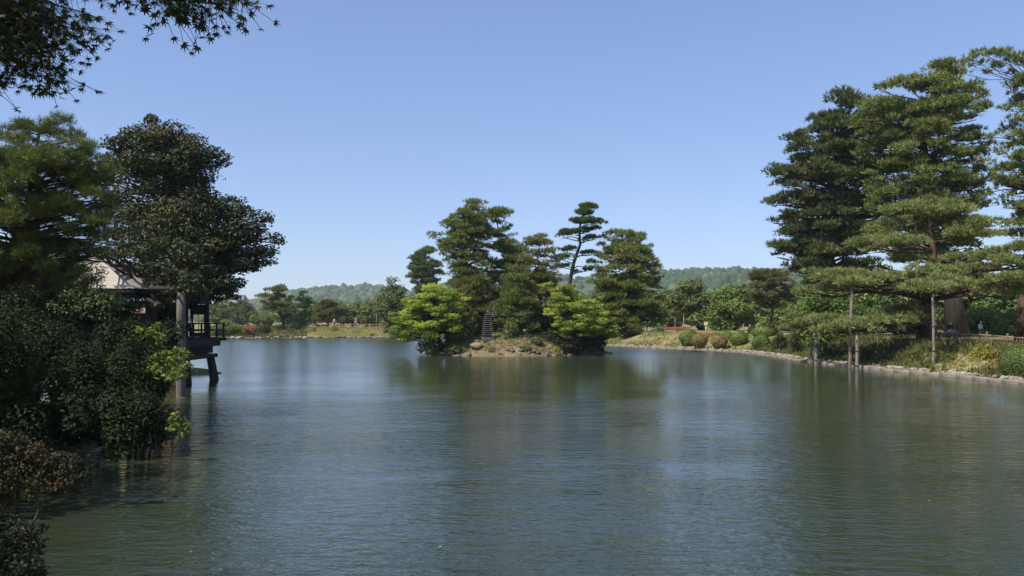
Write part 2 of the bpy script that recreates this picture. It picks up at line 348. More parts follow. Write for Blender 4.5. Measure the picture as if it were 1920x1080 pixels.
# island mound
rr = np.linspace(0, 1.35, 34); tt = np.linspace(0, 2 * np.pi, 96, endpoint=False)
RR, TT = np.meshgrid(rr, tt); ixy = (ICX + IRX * RR * np.cos(TT)).ravel(), (ICY + IRY * RR * np.sin(TT)).ravel()
IV = np.stack([*ixy, island_h(*ixy)], -1)
a_, r_ = np.meshgrid(np.arange(96), np.arange(33), indexing='ij'); q = lambda a, r: ((a % 96) * 34 + r).ravel()
IF = np.stack([q(a_, r_), q(a_, r_ + 1), q(a_ + 1, r_ + 1), q(a_ + 1, r_)], -1)
noisemat('island_soil', [(.3, (0.10, 0.090, 0.036)), (.5, (0.17, 0.125, 0.062)), (.7, (0.28, 0.20, 0.125))], 1.6, detail=8, bump=.8, bscale=6, dist=.08)
isl = ob('island', arr_mesh('island', IV, IF, smooth=True), M['island_soil']); tag(isl, kind='structure')

# ------------------------------------------------------------------ foliage generators
def unit(v): return v / (np.linalg.norm(v, axis=-1, keepdims=True) + 1e-9)
def needles(cen, dirs, size, n, spread, width, tint, rng):
    """tufts of needles: one thin triangle per needle"""
    N = len(cen)
    d = unit(dirs[:, None, :] + spread * rng.standard_normal((N, n, 3)))
    L = size * rng.uniform(.65, 1.2, (N, n, 1))
    side = unit(np.cross(d, rng.standard_normal((N, n, 3)))) * (width * .5)
    base = cen[:, None, :] + rng.standard_normal((N, n, 3)) * size * .12
    V = np.stack([base - side, base + side, base + d * L], 2).reshape(-1, 3)
    Fc = np.arange(N * n * 3).reshape(-1, 3)
    return V, Fc, np.repeat(tint, n * 3)
def leaves(cen, nor, L, Wd, tint, rng):
    """rhombic leaves slightly folded along the middle (two triangles each)"""
    N = len(cen)
    a = unit(np.cross(nor, rng.standard_normal((N, 3)))); b = np.cross(nor, a)
    l = L * rng.uniform(.6, 1.25, (N, 1)); w = Wd * rng.uniform(.7, 1.2, (N, 1))
    V = np.stack([cen - a * l * .5, cen + b * w * .5 + nor * w * .15, cen + a * l * .5 - nor * l * .12, cen - b * w * .5 + nor * w * .15], 1).reshape(-1, 3)
    i = np.arange(N)[:, None] * 4
    Fc = np.concatenate([i + np.array([[0, 1, 2]]), i + np.array([[0, 2, 3]])], 1).reshape(-1, 3)
    return V, Fc, np.repeat(tint, 4)
def prof(profile, D):
    p = sorted(profile, key=lambda q: -q[0]); z = [Z(q[0], D) for q in p]
    cx = [X((q[1] + q[2]) / 2, D) for q in p]; r = [(q[2] - q[1]) / 2 / F * D for q in p]
    return np.array(z), np.array(cx), np.array(r)

def pad_tufts(c, pr, flat, dens, rng, tb, nlump=7):
    """one cloud-like pad made of small domes of tufts; returns centres, directions, tints"""
    Cn, Dr, Ti = [], [], []
    k = max(3, int(nlump * min(1.4, max(.5, pr)))) if pr > .4 else 3
    an = rng.uniform(0, 6.28, k); rd = pr * .72 * np.sqrt(rng.uniform(0, 1, k)); rd[0] = 0
    for i in range(k):
        lr = pr * rng.uniform(.34, .52)
        lc = c + np.array((rd[i] * math.cos(an[i]), rd[i] * math.sin(an[i]), pr * flat * (.55 * (1 - (rd[i] / pr) ** 2)) + rng.normal(0, .06) * pr))
        n = max(5, int(dens * 3.6 * lr * lr))
        u = rng.standard_normal((n, 3)); u = unit(u); u[:, 2] = np.abs(u[:, 2]) * np.where(rng.uniform(size=n) < .2, -.35, 1)
        p = u * np.array((lr, lr, lr * flat * 1.25)) * rng.uniform(.72, 1.08, (n, 1))
        Cn.append(lc + p); Dr.append(unit(u * np.array((1, 1, .8)) + np.array((0, 0, .55))))
        Ti.append(np.clip(tb + rng.normal(0, .13) + rng.normal(0, .13, n), 0, 1))
    return np.vstack(Cn), np.vstack(Dr), np.concatenate(Ti)
def lobe_leaves(c, lr, flat, dens, rng, tb):
    n = max(8, int(dens * 12.5 * lr * lr * (.5 + .5 * flat)))
    u = unit(rng.standard_normal((n, 3)))
    p = u * np.array((lr, lr, lr * flat)) * (rng.uniform(.25, 1.0, (n, 1)) ** .4)
    p *= 1 + .22 * np.sin(u[:, :1] * 5 + c[0] * 3) * np.cos(u[:, 1:2] * 6 + c[1]) + .12 * np.sin(u[:, 2:] * 9 + c[2])
    nor = unit(u * .7 + np.array((0, 0, .75)) + rng.standard_normal((n, 3)) * .55)
    return c + p, nor, np.clip(tb + rng.normal(0, .10) + rng.normal(0, .16, n), 0, 1)

def tree(name, label, cat, D, profile, base_px, kind='pine', mat='pine', bark='bark', seed=0, dz=.85, padr=1.1, fill=1.0, flat=.42, size=.22,
         nn=6, width=.045, dens=42, trunk_r=.22, depth=1.0, path=None, extra=(), group=None, skip=0.12, tb=.45, only_extra=False, egrow=1.0, limb_drop=.25, limbs=True, droop=.12, baseD=None):
    """a tree whose crown fills the outline 'profile' (photograph rows and columns at distance D) as a solid of revolution-like volume"""
    rng = np.random.default_rng(seed)
    bD = baseD or D
    bx, by = X(base_px, bD), bD; bz = GH(bx, by) - .12
    zz, cxs, rs = prof(profile, D)
    top = zz[-1]
    if path is None:
        k = 7; t = np.linspace(0, 1, k); tz = bz + (top - .35 * (zz[-1] - zz[-2]) - bz) * t
        tx = np.interp(tz, zz, cxs); w = sst(bz, zz[0] + .25 * (top - zz[0]), tz); tx = bx * (1 - w) + tx * w
        ty = by + (D - by) * w
        path = np.stack([tx + rng.normal(0, .06 * trunk_r * 8, k) * (t > 0), ty + rng.normal(0, .3 * trunk_r, k) * (t > 0), tz], -1)
    else:
        path = np.array([(X(a, D), D, Z(b, D)) for a, b in path]); path = np.vstack([[bx, by, bz], path])
    kk = len(path); tr = trunk_r * (1 - .82 * np.linspace(0, 1, kk) ** .9); tr[0] *= 1.35
    woods = [tube_arr(path, tr, 10, .05, rng)]
    pads = []
    if not only_extra:
        z = zz[0]
        while z < top - .25 * dz:
            r = float(np.interp(z, zz, rs)); cx = float(np.interp(z, zz, cxs))
            n = max(1, int(round(fill * (r / padr) ** 2 * 1.5)))
            a0 = rng.uniform(0, 6.28)
            for sd in (-1, 1):
                if r > padr * .8 and rng.uniform() > skip * .8:
                    pr = min(r * .8, padr * rng.uniform(.5, 1.0))
                    pads.append((np.array((cx + sd * max(0, r * rng.uniform(.86, 1.06) - pr * .85), D + rng.normal(0, .25 * r) * depth, z + rng.normal(0, .35 * dz))), pr))
            for i in range(n):
                if n > 2 and rng.uniform() < skip: continue
                pr = min(r, padr * rng.uniform(.5, 1.3)) if r > padr * .7 else r
                rad = max(0, r - pr * .8) * math.sqrt((i + rng.uniform(.2, .9)) / n); a = a0 + i * 2.39996 + rng.normal(0, .25)
                pads.append((np.array((cx + rad * math.cos(a), D + rad * math.sin(a) * depth, z + rng.normal(0, .42 * dz) - droop * rad)), pr))
            z += dz * rng.uniform(.85, 1.15)
        pads.append((np.array((cxs[-1], D, top - .2 * padr)), max(rs[-1], .35 * padr)))
    for e in extra:
        px, py, rp = e[0], e[1], e[2]; dd = D + (e[3] if len(e) > 3 else 0)
        pads.append((np.array((X(px, dd), dd, Z(py, dd))), rp * egrow / F * dd))
    Cn, Dr, Ti = [], [], []
    for c, pr in pads:
        t0 = float(np.clip(tb + rng.normal(0, .09 if kind == 'pine' else .17), 0, 1))
        if kind == 'pine': a, b, t = pad_tufts(c, pr, flat, dens, rng, t0)
        else: a, b, t = lobe_leaves(c, pr, flat, dens, rng, t0)
        Cn.append(a); Dr.append(b); Ti.append(t)
        if limbs:
            # a limb from the trunk, leaving it a little below the pad
            zb = min(c[2] - limb_drop * np.linalg.norm(c[:2] - np.array((np.interp(c[2], path[:, 2], path[:, 0]), D))), path[-1, 2]); zb = max(zb, path[0, 2] + .3 * (zz[0] - path[0, 2]))
            s = np.array((np.interp(zb, path[:, 2], path[:, 0]), np.interp(zb, path[:, 2], path[:, 1]), zb))
            dl = np.linalg.norm(c - s)
            if dl > .25:
                r0 = min(.035 + .011 * dl, float(np.interp(zb, path[:, 2], tr)) * .5)
                woods.append(tube_arr(bend(s, c - np.array((0, 0, .06 * pr)), .05 * dl, 5, .035 * dl, rng), np.linspace(r0, r0 * .3, 5), 4 if len(pads) > 120 else 6))
                for _ in range(1 if len(pads) > 120 else 2):
                    e2 = c + rng.standard_normal(3) * pr * np.array((.5, .5, .12))
                    s2 = s + (c - s) * rng.uniform(.55, .8)
                    woods.append(tube_arr(bend(s2, e2, .02, 4), np.linspace(r0 * .5, r0 * .15, 4), 4))
    Cn = np.vstack(Cn); Dr = np.vstack(Dr); Ti = np.concatenate(Ti)
    if kind == 'pine': V, Fc, T = needles(Cn, Dr, size, nn, .55, width, Ti, rng)
    else: V, Fc, T = leaves(Cn, Dr, size, size * .62, Ti, rng)
    root = empty(name, (bx, by, bz), label, cat, group)
    off = np.array((bx, by, bz), float)
    wv, wf = merge(woods)
    ob('trunk', arr_mesh('trunk', wv - off, wf, smooth=True), M[bark], root)
    ob('crown', arr_mesh('crown', V - off, Fc, T), M[mat], root)
    return root

def shrub(name, label, cat, px, py_base, rxp, ryp, D, mat, seed=0, size=.10, dens=90, group=None, clipped=False, lobes=7, depth=1.0, tb=.45, zbase=None, sink=.1, nn=0, flat=.8, lrange=(.34, .5), stem_r=None, lobe_px=None, stems_px=None):
    """a bush: woody stems and a leafy body; px/py_base = its foot, rxp = half width, ryp = height in pixels"""
    rng = np.random.default_rng(seed)
    x, y = X(px, D), D; z0 = Z(py_base, D) if zbase is None else zbase
    R = rxp / F * D; Ht = ryp / F * D
    gz = GH(x, y)
    root_z = min(z0, gz) - sink
    Cn, Dr, Ti = [], [], []
    if lobe_px:
        for (lx, ly, lp, *dd) in lobe_px:
            d2 = D + (dd[0] if dd else rng.normal(0, .12 * R)); c = P(lx, ly, d2) - np.array((x, y, z0)); lr = lp / F * d2
            m = max(12, int(dens * lr * lr)); u = unit(rng.standard_normal((m, 3)))
            p = c + u * lr * np.array((1, 1, .8)) * rng.uniform(.1, 1.25, (m, 1)) ** .6 * (1 + .3 * np.sin(u[:, :1] * 4 + lx) * np.cos(u[:, 2:] * 5 + ly))
            Cn.append(p); Dr.append(unit(u * .5 + np.array((0, -.15, .6)) + .6 * rng.standard_normal((m, 3)))); Ti.append(np.clip(tb + rng.normal(0, .16) + rng.normal(0, .18, m), 0, 1))
    elif clipped:
        n = int(dens * 22 * R * Ht * (.13 / size) ** 1.2); u = unit(rng.standard_normal((n, 3)))
        rad = rng.uniform(.90, 1.03, (n, 1)) * (1 + .075 * np.sin(u[:, :1] * 5 + px) * np.cos(u[:, 2:] * 5 + px))
        p = u * rad * np.array((R, R * depth, Ht * .52)) + np.array((0, 0, Ht * .5))
        Cn.append(p); Dr.append(unit(u + .35 * rng.standard_normal((n, 3)))); Ti.append(np.clip(tb + rng.normal(0, .2, n) + .15 * np.sin(u[:, 0] * 4 + px), 0, 1))
    else:
        for i in range(lobes):
            a = rng.uniform(0, 6.28); q = math.sqrt(rng.uniform(0, 1)) * (1.06 - .5 * sum(lrange))
            lr = rng.uniform(*lrange)
            c = np.array((R * q * math.cos(a), R * depth * q * math.sin(a), Ht * (.30 + .52 * rng.uniform(0, 1) * (1 - .5 * q * q))))
            m = max(10, int(dens * 12 * R * Ht * lr * lr)); u = unit(rng.standard_normal((m, 3)))
            p = c + u * np.array((R * lr, R * lr * depth, Ht * lr * flat)) * (rng.uniform(.3, 1, (m, 1)) ** .4)
            Cn.append(p); Dr.append(unit(u * .7 + np.array((0, 0, .7)) + .5 * rng.standard_normal((m, 3)))); Ti.append(np.clip(tb + rng.normal(0, .12) + rng.normal(0, .16, m), 0, 1))
    Cn = np.vstack(Cn); Dr = np.vstack(Dr); Ti = np.concatenate(Ti)
    Cn[:, 2] += z0 - root_z
    if nn: V, Fc, T = needles(Cn, Dr, size, nn, .55, size * .22, Ti, rng)
    else: V, Fc, T = leaves(Cn, Dr, size, size * .6, Ti, rng)
    root = empty(name, (x, y, root_z), label, cat, group)
    woods = []
    if stems_px:
        for st in stems_px:
            q = np.array([P(a, b, D + (e[0] if e else 0)) - np.array((x, y, root_z)) for a, b, *e in st])
            t_ = np.linspace(0, 1, len(q)); w = np.linspace(0, 1, len(q) * 3); q = np.stack([np.interp(w, t_, q[:, k]) for k in range(3)], -1) + rng.normal(0, (stem_r or .02) * .35, (len(w), 3))
            woods.append(tube_arr(q, np.linspace(stem_r or .02, (stem_r or .02) * .3, len(w)), 6))
    for i in range(0 if stems_px else 5):
        a = i * 1.26 + rng.uniform(0, .5); q = rng.uniform(.25, .6)
        e = np.array((R * q * math.cos(a), R * depth * q * math.sin(a), z0 - root_z + Ht * rng.uniform(.45, .75)))
        woods.append(tube_arr(bend((0.06 * math.cos(a), .06 * math.sin(a), 0), e, .06 * Ht, 5, .03 * R, rng), np.linspace(stem_r or (.028 + .012 * R), (stem_r or .03) * .27, 5), 5))
    wv, wf = merge(woods); ob('stem', arr_mesh('stem', wv, wf, smooth=True), M['bark'], root)
    ob('foliage', arr_mesh('foliage', V, Fc, T), M[mat], root)
    return root

# ------------------------------------------------------------------ far hills, woods
RIDGE = [(-900, 585, 1700), (-200, 582, 1650), (200, 578, 1600), (415, 577, 1560), (470, 566, 1530), (540, 548, 1500), (600, 539, 1470), (650, 536, 1440), (700, 537, 1400),
         (780, 540, 1350), (880, 530, 1300), (980, 518, 1230), (1050, 516, 1180), (1150, 516, 1130), (1240, 512, 1090), (1300, 508, 1060), (1400, 507, 1020), (1470, 508, 1000), (1600, 512, 960), (1800, 516, 920), (2100, 520, 880), (2700, 540, 820)]
RG = np.array(RIDGE, float); hs = np.linspace(0, len(RG) - 1, 190); hp = np.stack([np.interp(hs, np.arange(len(RG)), RG[:, k]) for k in range(3)], -1)
def hillpoint(pxv, pyv, Dv, v):
    """v 0 = front foot, .6 = crest, 1 = back foot"""
    D = Dv + (v - .6) * 900.0; ang = (pxv - 960) / F
    h = (CAMH + (HORIZON - pyv) / F * Dv - 6.0)
    zc = np.where(v < .6, sst(-.05, .62, v), 1 - sst(.6, 1.0, v))
    return np.stack([ang * Dv + (D - Dv) * ang * .6, D, -3.0 + (h + 3) * zc + 3.0 * wob(ang * Dv, D, .02) * zc], -1)
vv = np.linspace(0, 1, 26); A1, B1 = np.meshgrid(np.arange(190), vv, indexing='ij')
HV = hillpoint(hp[A1.ravel(), 0], hp[A1.ravel(), 1], hp[A1.ravel(), 2], B1.ravel())
a_, r_ = np.meshgrid(np.arange(189), np.arange(25), indexing='ij'); q = lambda a, r: (a * 26 + r).ravel()
HF = np.stack([q(a_, r_), q(a_ + 1, r_), q(a_ + 1, r_ + 1), q(a_, r_ + 1)], -1)
noisemat('hill_soil', [(.3, (0.035, 0.055, 0.022)), (.7, (0.07, 0.095, 0.03))], .02, bump=0)
tag(ob('hills', arr_mesh('hills', HV, HF, smooth=True), M['hill_soil']), kind='structure')

def ico(sub=1):
    import bmesh
    bm = bmesh.new(); bmesh.ops.create_icosphere(bm, subdivisions=sub, radius=1.0)
    v = np.array([q.co[:] for q in bm.verts]); f = np.array([[w.index for w in q.verts] for q in bm.faces]); bm.free(); return v, f
ICO1 = ico(2)
def canopy(name, cen, rad, mat, seed, tall=1.0):
    """a wood seen far off: one uneven leafy mound per tree crown"""
    rng = np.random.default_rng(seed); v, f = ICO1; n = len(cen)
    disp = 1 + rng.normal(0, .17, (n, len(v), 1))
    V = v[None] * disp * rad[:, None, None] * np.array((1, 1, tall)) * rng.uniform(.8, 1.2, (n, 1, 3)) + cen[:, None, :]
    Fc = f[None] + (np.arange(n) * len(v))[:, None, None]
    T = np.clip(.42 + .30 * wob(cen[:, :1], cen[:, 1:2], .018) + rng.normal(0, .26, (n, 1)) + rng.normal(0, .08, (n, len(v))), 0, 1)
    return tag(ob(name, arr_mesh(name, V.reshape(-1, 3), Fc.reshape(-1, 3), T.ravel()), M[mat]), kind='stuff')
rng = np.random.default_rng(5)
sel = np.concatenate([rng.uniform(380, 740, 1450), rng.uniform(740, 1220, 300), rng.uniform(1220, 1480, 1250), rng.uniform(1480, 2050, 250), rng.uniform(-150, 360, 80)])
pv = np.stack([np.interp(sel, RG[:, 0], RG[:, k]) for k in range(3)], -1)
hv = hillpoint(pv[:, 0], pv[:, 1], pv[:, 2], rng.uniform(.10, .64, len(sel))); hr = 2.2 + 4.6 * rng.uniform(0, 1, len(sel)) ** 1.8; hv[:, 2] += hr * .45
canopy('hillside_forest', hv, hr, 'forest', 6, 1.05)['label'] = 'hazy green forest covering the distant low hills'
n = 260; apx = np.concatenate([rng.uniform(380, 760, 110), rng.uniform(1180, 1500, 80), rng.uniform(760, 2000, 70)]); aD = rng.uniform(330, 620, n)
ac = np.stack([X(apx, aD), aD, np.full(n, 3.5)], -1); ar = rng.uniform(2.8, 5.0, n)
canopy('lowland_wood', ac, ar, 'forest', 7, 1.25)['label'] = 'low bluish wood on the flat land before the hills'

# ------------------------------------------------------------------ island: trees, pagoda, rocks
ISL = 'trees on the pond island'
tree('pine_tree', 'tall broad dark green pine rising behind the stone pagoda on the island', 'tree', 61.5,
     [(391, 862, 900), (403, 842, 920), (425, 826, 928), (448, 808, 928), (480, 814, 926), (520, 826, 930), (556, 838, 932)], 882, mat='pine', seed=11, dz=.62, padr=.95, fill=1.15, flat=.42, depth=.8, group=ISL, skip=.12,
     extra=[(820, 443, 17), (812, 447, 10)])
tree('pine_tree', 'slender pine with bare reddish trunk between two taller island pines', 'tree', 63.0,
     [(399, 912, 950), (418, 898, 966), (446, 900, 980), (468, 912, 990), (505, 908, 1000), (535, 900, 1000), (560, 900, 990)], 938, mat='pine', bark='bark_red', seed=12, dz=.62, padr=.85, fill=1.1, flat=.42, depth=.9, group=ISL, skip=.1, trunk_r=.2)
tree('pine_tree', 'small thin pine with brownish top in the gap of the island trees', 'tree', 62.5,
     [(446, 992, 1030), (464, 970, 1044), (495, 958, 1058), (520, 958, 1056), (548, 962, 1056)], 1013, mat='pine_olive', bark='bark_red', seed=13, dz=.62, padr=.7, fill=1.0, flat=.44, group=ISL, skip=.06, trunk_r=.14, dens=42)
tree('pruned_pine_tree', 'cloud-pruned pine with flat separate tiers and leaning bare trunk on the island', 'tree', 60.0,
     [(380, 1088, 1118), (530, 1060, 1080)], 1058, mat='pine_deep', bark='bark', seed=14, flat=.34, dens=70, trunk_r=.2, only_extra=True, egrow=1.15, group=ISL, size=.2,
     path=[(1064, 585), (1068, 530), (1076, 492), (1088, 458), (1086, 430), (1094, 400), (1102, 388)],
     extra=[(1103, 390, 19), (1094, 389, 12, .5), (1112, 391, 12, -.4), (1088, 402, 20), (1102, 403, 14, .6), (1098, 418, 24), (1120, 419, 17), (1076, 417, 15), (1106, 419, 20, -.7), (1116, 431, 15), (1104, 433, 14, .7),
            (1064, 442, 23), (1080, 439, 18, -.5), (1052, 444, 12), (1092, 437, 14, .5), (1114, 449, 16), (1098, 452, 12, .9), (1072, 469, 18), (1058, 472, 13), (1102, 477, 16), (1114, 476, 12, .8), (1060, 484, 16), (1050, 486, 10, -.5),
            (1050, 501, 15), (1062, 500, 11), (1112, 495, 15), (1100, 508, 14, .6), (1078, 511, 10, .4)])
tree('pine_tree', 'massive rounded olive green pine with dense tiers at the end of the island', 'tree', 60.0,
     [(440, 1168, 1208), (450, 1134, 1220), (470, 1122, 1232), (500, 1122, 1242), (522, 1112, 1243), (552, 1108, 1254), (582, 1122, 1256), (602, 1130, 1250)], 1112, mat='pine', seed=15, dz=.60, padr=.95, fill=1.2, flat=.40, depth=.75, group=ISL, skip=.06, tb=.55, baseD=61.0,
     extra=[(1128, 462, 16), (1120, 482, 17), (1116, 506, 17), (1125, 522, 18), (1110, 530, 14), (1148, 440, 18), (1132, 448, 16), (1160, 438, 16), (1200, 445, 16), (1232, 498, 12), (1240, 522, 12)])
tree('spreading_pine_tree', 'dark green low conical pine standing in front of the thin island pine', 'tree', 58.6,
     [(488, 966, 980), (520, 946, 996), (560, 930, 1012), (595, 918, 1022), (618, 925, 1015)], 972, mat='pine', tb=.3, seed=16, dz=.5, padr=.8, fill=1.1, flat=.5, group=ISL, skip=.05)
tree('spreading_pine_tree', 'olive brown bushy pine beside the bright maple and pagoda on the island', 'tree', 59.2,
     [(522, 884, 910), (545, 858, 930), (575, 850, 930), (605, 852, 926), (622, 858, 920)], 890, mat='pine_olive', seed=17, dz=.5, padr=.75, fill=1.1, flat=.5, group=ISL, skip=.05, tb=.3)
def maple(label, D, profile, base, seed, extra=(), stems=()):
    r = tree('maple_tree', label, 'tree', D, profile, base, kind='broad', mat='maple', bark='bark_dark', seed=seed, dz=.36, padr=.52, fill=.75, flat=.34, size=.15, dens=95, trunk_r=.17, group='bright maples on the pond island', skip=.22, extra=extra, tb=.42, droop=.28)
    return r
maple('bright yellow-green maple with forked dark trunk opposite the pruned end of the island', 57.2,
      [(537, 790, 840), (552, 756, 872), (575, 740, 878), (598, 732, 880), (612, 738, 868)], 832, 18, extra=[(742, 602, 9), (752, 610, 10), (736, 588, 8), (870, 560, 12)])
maple('bright yellow-green maple below the leaning pruned pine on the island', 56.8,
      [(530, 1020, 1040), (545, 1030, 1105), (560, 1022, 1135), (580, 1022, 1145), (600, 1032, 1155), (618, 1052, 1162)], 1082, 19, extra=[(1150, 612, 10), (1142, 600, 12), (1132, 585, 12), (1048, 622, 10), (1056, 610, 10), (1018, 535, 10)])
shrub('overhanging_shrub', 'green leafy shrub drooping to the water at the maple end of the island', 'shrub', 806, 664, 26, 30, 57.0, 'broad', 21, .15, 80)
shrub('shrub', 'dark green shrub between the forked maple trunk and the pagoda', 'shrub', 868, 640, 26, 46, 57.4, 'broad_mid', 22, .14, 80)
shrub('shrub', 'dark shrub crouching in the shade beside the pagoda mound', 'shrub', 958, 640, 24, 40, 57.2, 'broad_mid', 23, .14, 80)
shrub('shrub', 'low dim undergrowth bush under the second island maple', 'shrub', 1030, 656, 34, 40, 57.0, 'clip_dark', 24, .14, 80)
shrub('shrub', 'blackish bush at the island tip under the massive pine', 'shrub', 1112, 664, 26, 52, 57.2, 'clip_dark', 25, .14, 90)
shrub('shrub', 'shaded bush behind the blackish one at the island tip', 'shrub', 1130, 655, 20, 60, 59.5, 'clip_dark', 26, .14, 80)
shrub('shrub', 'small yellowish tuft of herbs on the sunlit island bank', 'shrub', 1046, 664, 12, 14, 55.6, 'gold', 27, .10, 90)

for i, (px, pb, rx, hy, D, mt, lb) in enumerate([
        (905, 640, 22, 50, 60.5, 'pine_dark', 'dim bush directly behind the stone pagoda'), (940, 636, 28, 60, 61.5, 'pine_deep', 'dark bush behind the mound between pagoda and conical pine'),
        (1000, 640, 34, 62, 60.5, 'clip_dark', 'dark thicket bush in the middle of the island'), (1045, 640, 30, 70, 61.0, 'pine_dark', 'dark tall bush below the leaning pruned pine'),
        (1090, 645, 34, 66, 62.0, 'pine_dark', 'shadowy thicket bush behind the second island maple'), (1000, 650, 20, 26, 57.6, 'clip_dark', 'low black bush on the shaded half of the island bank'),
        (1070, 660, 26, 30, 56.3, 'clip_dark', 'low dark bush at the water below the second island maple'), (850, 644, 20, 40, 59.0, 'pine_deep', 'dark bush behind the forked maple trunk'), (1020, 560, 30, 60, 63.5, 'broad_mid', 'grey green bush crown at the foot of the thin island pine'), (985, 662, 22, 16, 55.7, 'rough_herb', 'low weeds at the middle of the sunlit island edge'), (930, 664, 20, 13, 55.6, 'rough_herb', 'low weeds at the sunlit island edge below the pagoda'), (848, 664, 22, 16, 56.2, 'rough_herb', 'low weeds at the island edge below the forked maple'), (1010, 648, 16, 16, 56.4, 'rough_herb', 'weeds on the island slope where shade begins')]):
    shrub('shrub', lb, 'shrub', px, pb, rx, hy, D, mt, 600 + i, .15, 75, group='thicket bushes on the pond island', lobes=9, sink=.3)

def rock_mesh(seed, sub=2):
    rng = np.random.default_rng(seed); v, f = ico(sub)
    v = v.copy(); ax = unit(rng.standard_normal((6, 3))); off = rng.uniform(.55, .9, 6)
    for a, o in zip(ax, off):
        s = v @ a; over = np.clip(s - o, 0, None); v -= over[:, None] * a * .85
    v *= 1 + rng.normal(0, .03, (len(v), 1))
    return arr_mesh('rock', v, f)
ROCKS = [rock_mesh(100 + i) for i in range(5)]
def rock_meshes(mat):
    out = []
    for m_ in ROCKS:
        c = m_.copy(); c.materials.append(M[mat]); out.append(c)
    return out
RK = {k: rock_meshes(k) for k in ('stone', 'stone_pale', 'stone_tan', 'stone_dark')}
def rock(name, mat, loc, sc, rng, parent=None):
    o = bpy.data.objects.new(name, RK[mat][int(rng.integers(0, 5))]); o.location = loc; o.scale = sc; o.rotation_euler = (rng.uniform(-.3, .3), rng.uniform(-.3, .3), rng.uniform(0, 6.28))
    return link(o, parent)
rng = np.random.default_rng(31)
def on_island(px, D): x = X(px, D); return (x, D, float(island_h(np.array(x), np.array(D))))
bo = rock('boulder', 'stone_tan', Vector(on_island(893, 55.9)) + Vector((0, 0, .22)), (.50, .36, .27), rng); tag(bo, 'grey rounded boulder on the sunlit island bank below the pagoda', 'boulder')
for i in range(110):                      # stones ringing the island's waterline
    th = rng.uniform(math.pi * .95, math.pi * 2.05); rr_ = rng.uniform(.93, 1.03)
    x = ICX + IRX * rr_ * math.cos(th) * (1 + .05 * math.sin(3 * th + 1)); y = ICY + IRY * rr_ * math.sin(th) * (1 + .05 * math.sin(3 * th + 1))
    s = rng.uniform(.07, .19)
    rock('stone', ('stone_tan', 'stone_dark', 'stone_tan', 'stone_dark')[i % 4], (x, y, max(float(island_h(np.array(x), np.array(y))), -.05) + s * .2), (s * 1.3, s, s * .75), rng, isl)
for i in range(60):
    th = rng.uniform(math.pi * 1.1, math.pi * 1.75); rr_ = rng.uniform(.6, .92)
    x = ICX + IRX * rr_ * math.cos(th); y = ICY + IRY * rr_ * math.sin(th); s = rng.uniform(.05, .13)
    rock('stone', ('stone_tan', 'stone_tan', 'stone_dark')[i % 3], (x, y, float(island_h(np.array(x), np.array(y))) + s * .1), (s * 1.2, s, s * .7), rng, isl)

# stone pagoda
pD = 56.9; px_, pz_ = X(914, pD), Z(630, pD)
pgz = float(island_h(np.array(px_), np.array(pD)))
pg = empty('stone_pagoda', (px_, pD, pgz - .05), 'dark many-tiered stone pagoda on the island mound', 'pagoda')
top_z = Z(581, pD) - (pgz - .05); 
MB().box((0, 0, .09), (.78, .78, .30), .3, .03).build('base', M['stone_dark'], pg)
MB().box((0, 0, .32), (.52, .52, .20), .3, .02).build('body', M['stone_dark'], pg)
nT = 11; z = .42; step = (top_z - .42 - .22) / nT
for i in range(nT):
    w = .74 - .034 * i
    m = MB(); h = step * .46
    ca = [(-1, -1), (1, -1), (1, 1), (-1, 1)]
    vs = [(a * w * .40, b * w * .40, z) for a, b in ca] + [(a * w * .5, b * w * .5, z + h * .25) for a, b in ca] + [(a * w * .5, b * w * .5, z + h * .55) for a, b in ca] + [(a * w * .30, b * w * .30, z + h) for a, b in ca]
    fs = [(3, 2, 1, 0), (12, 13, 14, 15)] + [(k * 4 + j, k * 4 + (j + 1) % 4, k * 4 + 4 + (j + 1) % 4, k * 4 + 4 + j) for k in range(3) for j in range(4)]
    co, si = math.cos(.3), math.sin(.3)
    m.add([(x * co - y * si, x * si + y * co, zz_) for x, y, zz_ in vs], fs); m.build('tier_roof', M['stone_dark'], pg)
    MB().box((0, 0, z + h + (step - h) / 2), (w * .50, w * .50, step - h - .004), .3, .01).build('tier_core', M['bark_dark'], pg)
    z += step
MB().tube([(0, 0, z), (0, 0, z + .05), (0, 0, z + .10), (0, 0, z + .22)], [.05, .09, .04, .012], 8).build('finial', M['stone_dark'], pg, True)

# ------------------------------------------------------------------ right bank: edging, stones, fence, poles
rb = np.array([(6, 89.5), (7.6, 84), (9.5, 77), (12.3, 71.2), (15.2, 67.2), (17.3, 62), (17.8, 56), (17.5, 49), (17.9, 42), (18.7, 37.9), (19.5, 34.5), (19.8, 30.5), (20.2, 24)])
seg = np.linalg.norm(np.diff(rb, axis=0), axis=1); cum = np.concatenate([[0], np.cumsum(seg)])
def along(s): return np.array((np.interp(s, cum, rb[:, 0]), np.interp(s, cum, rb[:, 1])))
ed = empty('stone_edging', (17.9, 42, 0), 'low stone edging with pale cobbles along the straight bank of the pond', 'edging')
rng = np.random.default_rng(41); s = 0.0; k = 0
while s < cum[-1] - 1:
    L = rng.uniform(.75, 1.15); a = along(s); b = along(s + L - .03); c = (a + b) / 2; d = b - a
    o = MB().box((0, 0, 0), (np.linalg.norm(d), .34, .42), 0, .045).build('kerb_stone', M['kerb'], ed)
    o.location = (c[0] - 17.9, c[1] - 42, -.075 + rng.normal(0, .022)); o.rotation_euler = (rng.normal(0, .02), rng.normal(0, .01), math.atan2(d[1], d[0])); s += L; k += 1
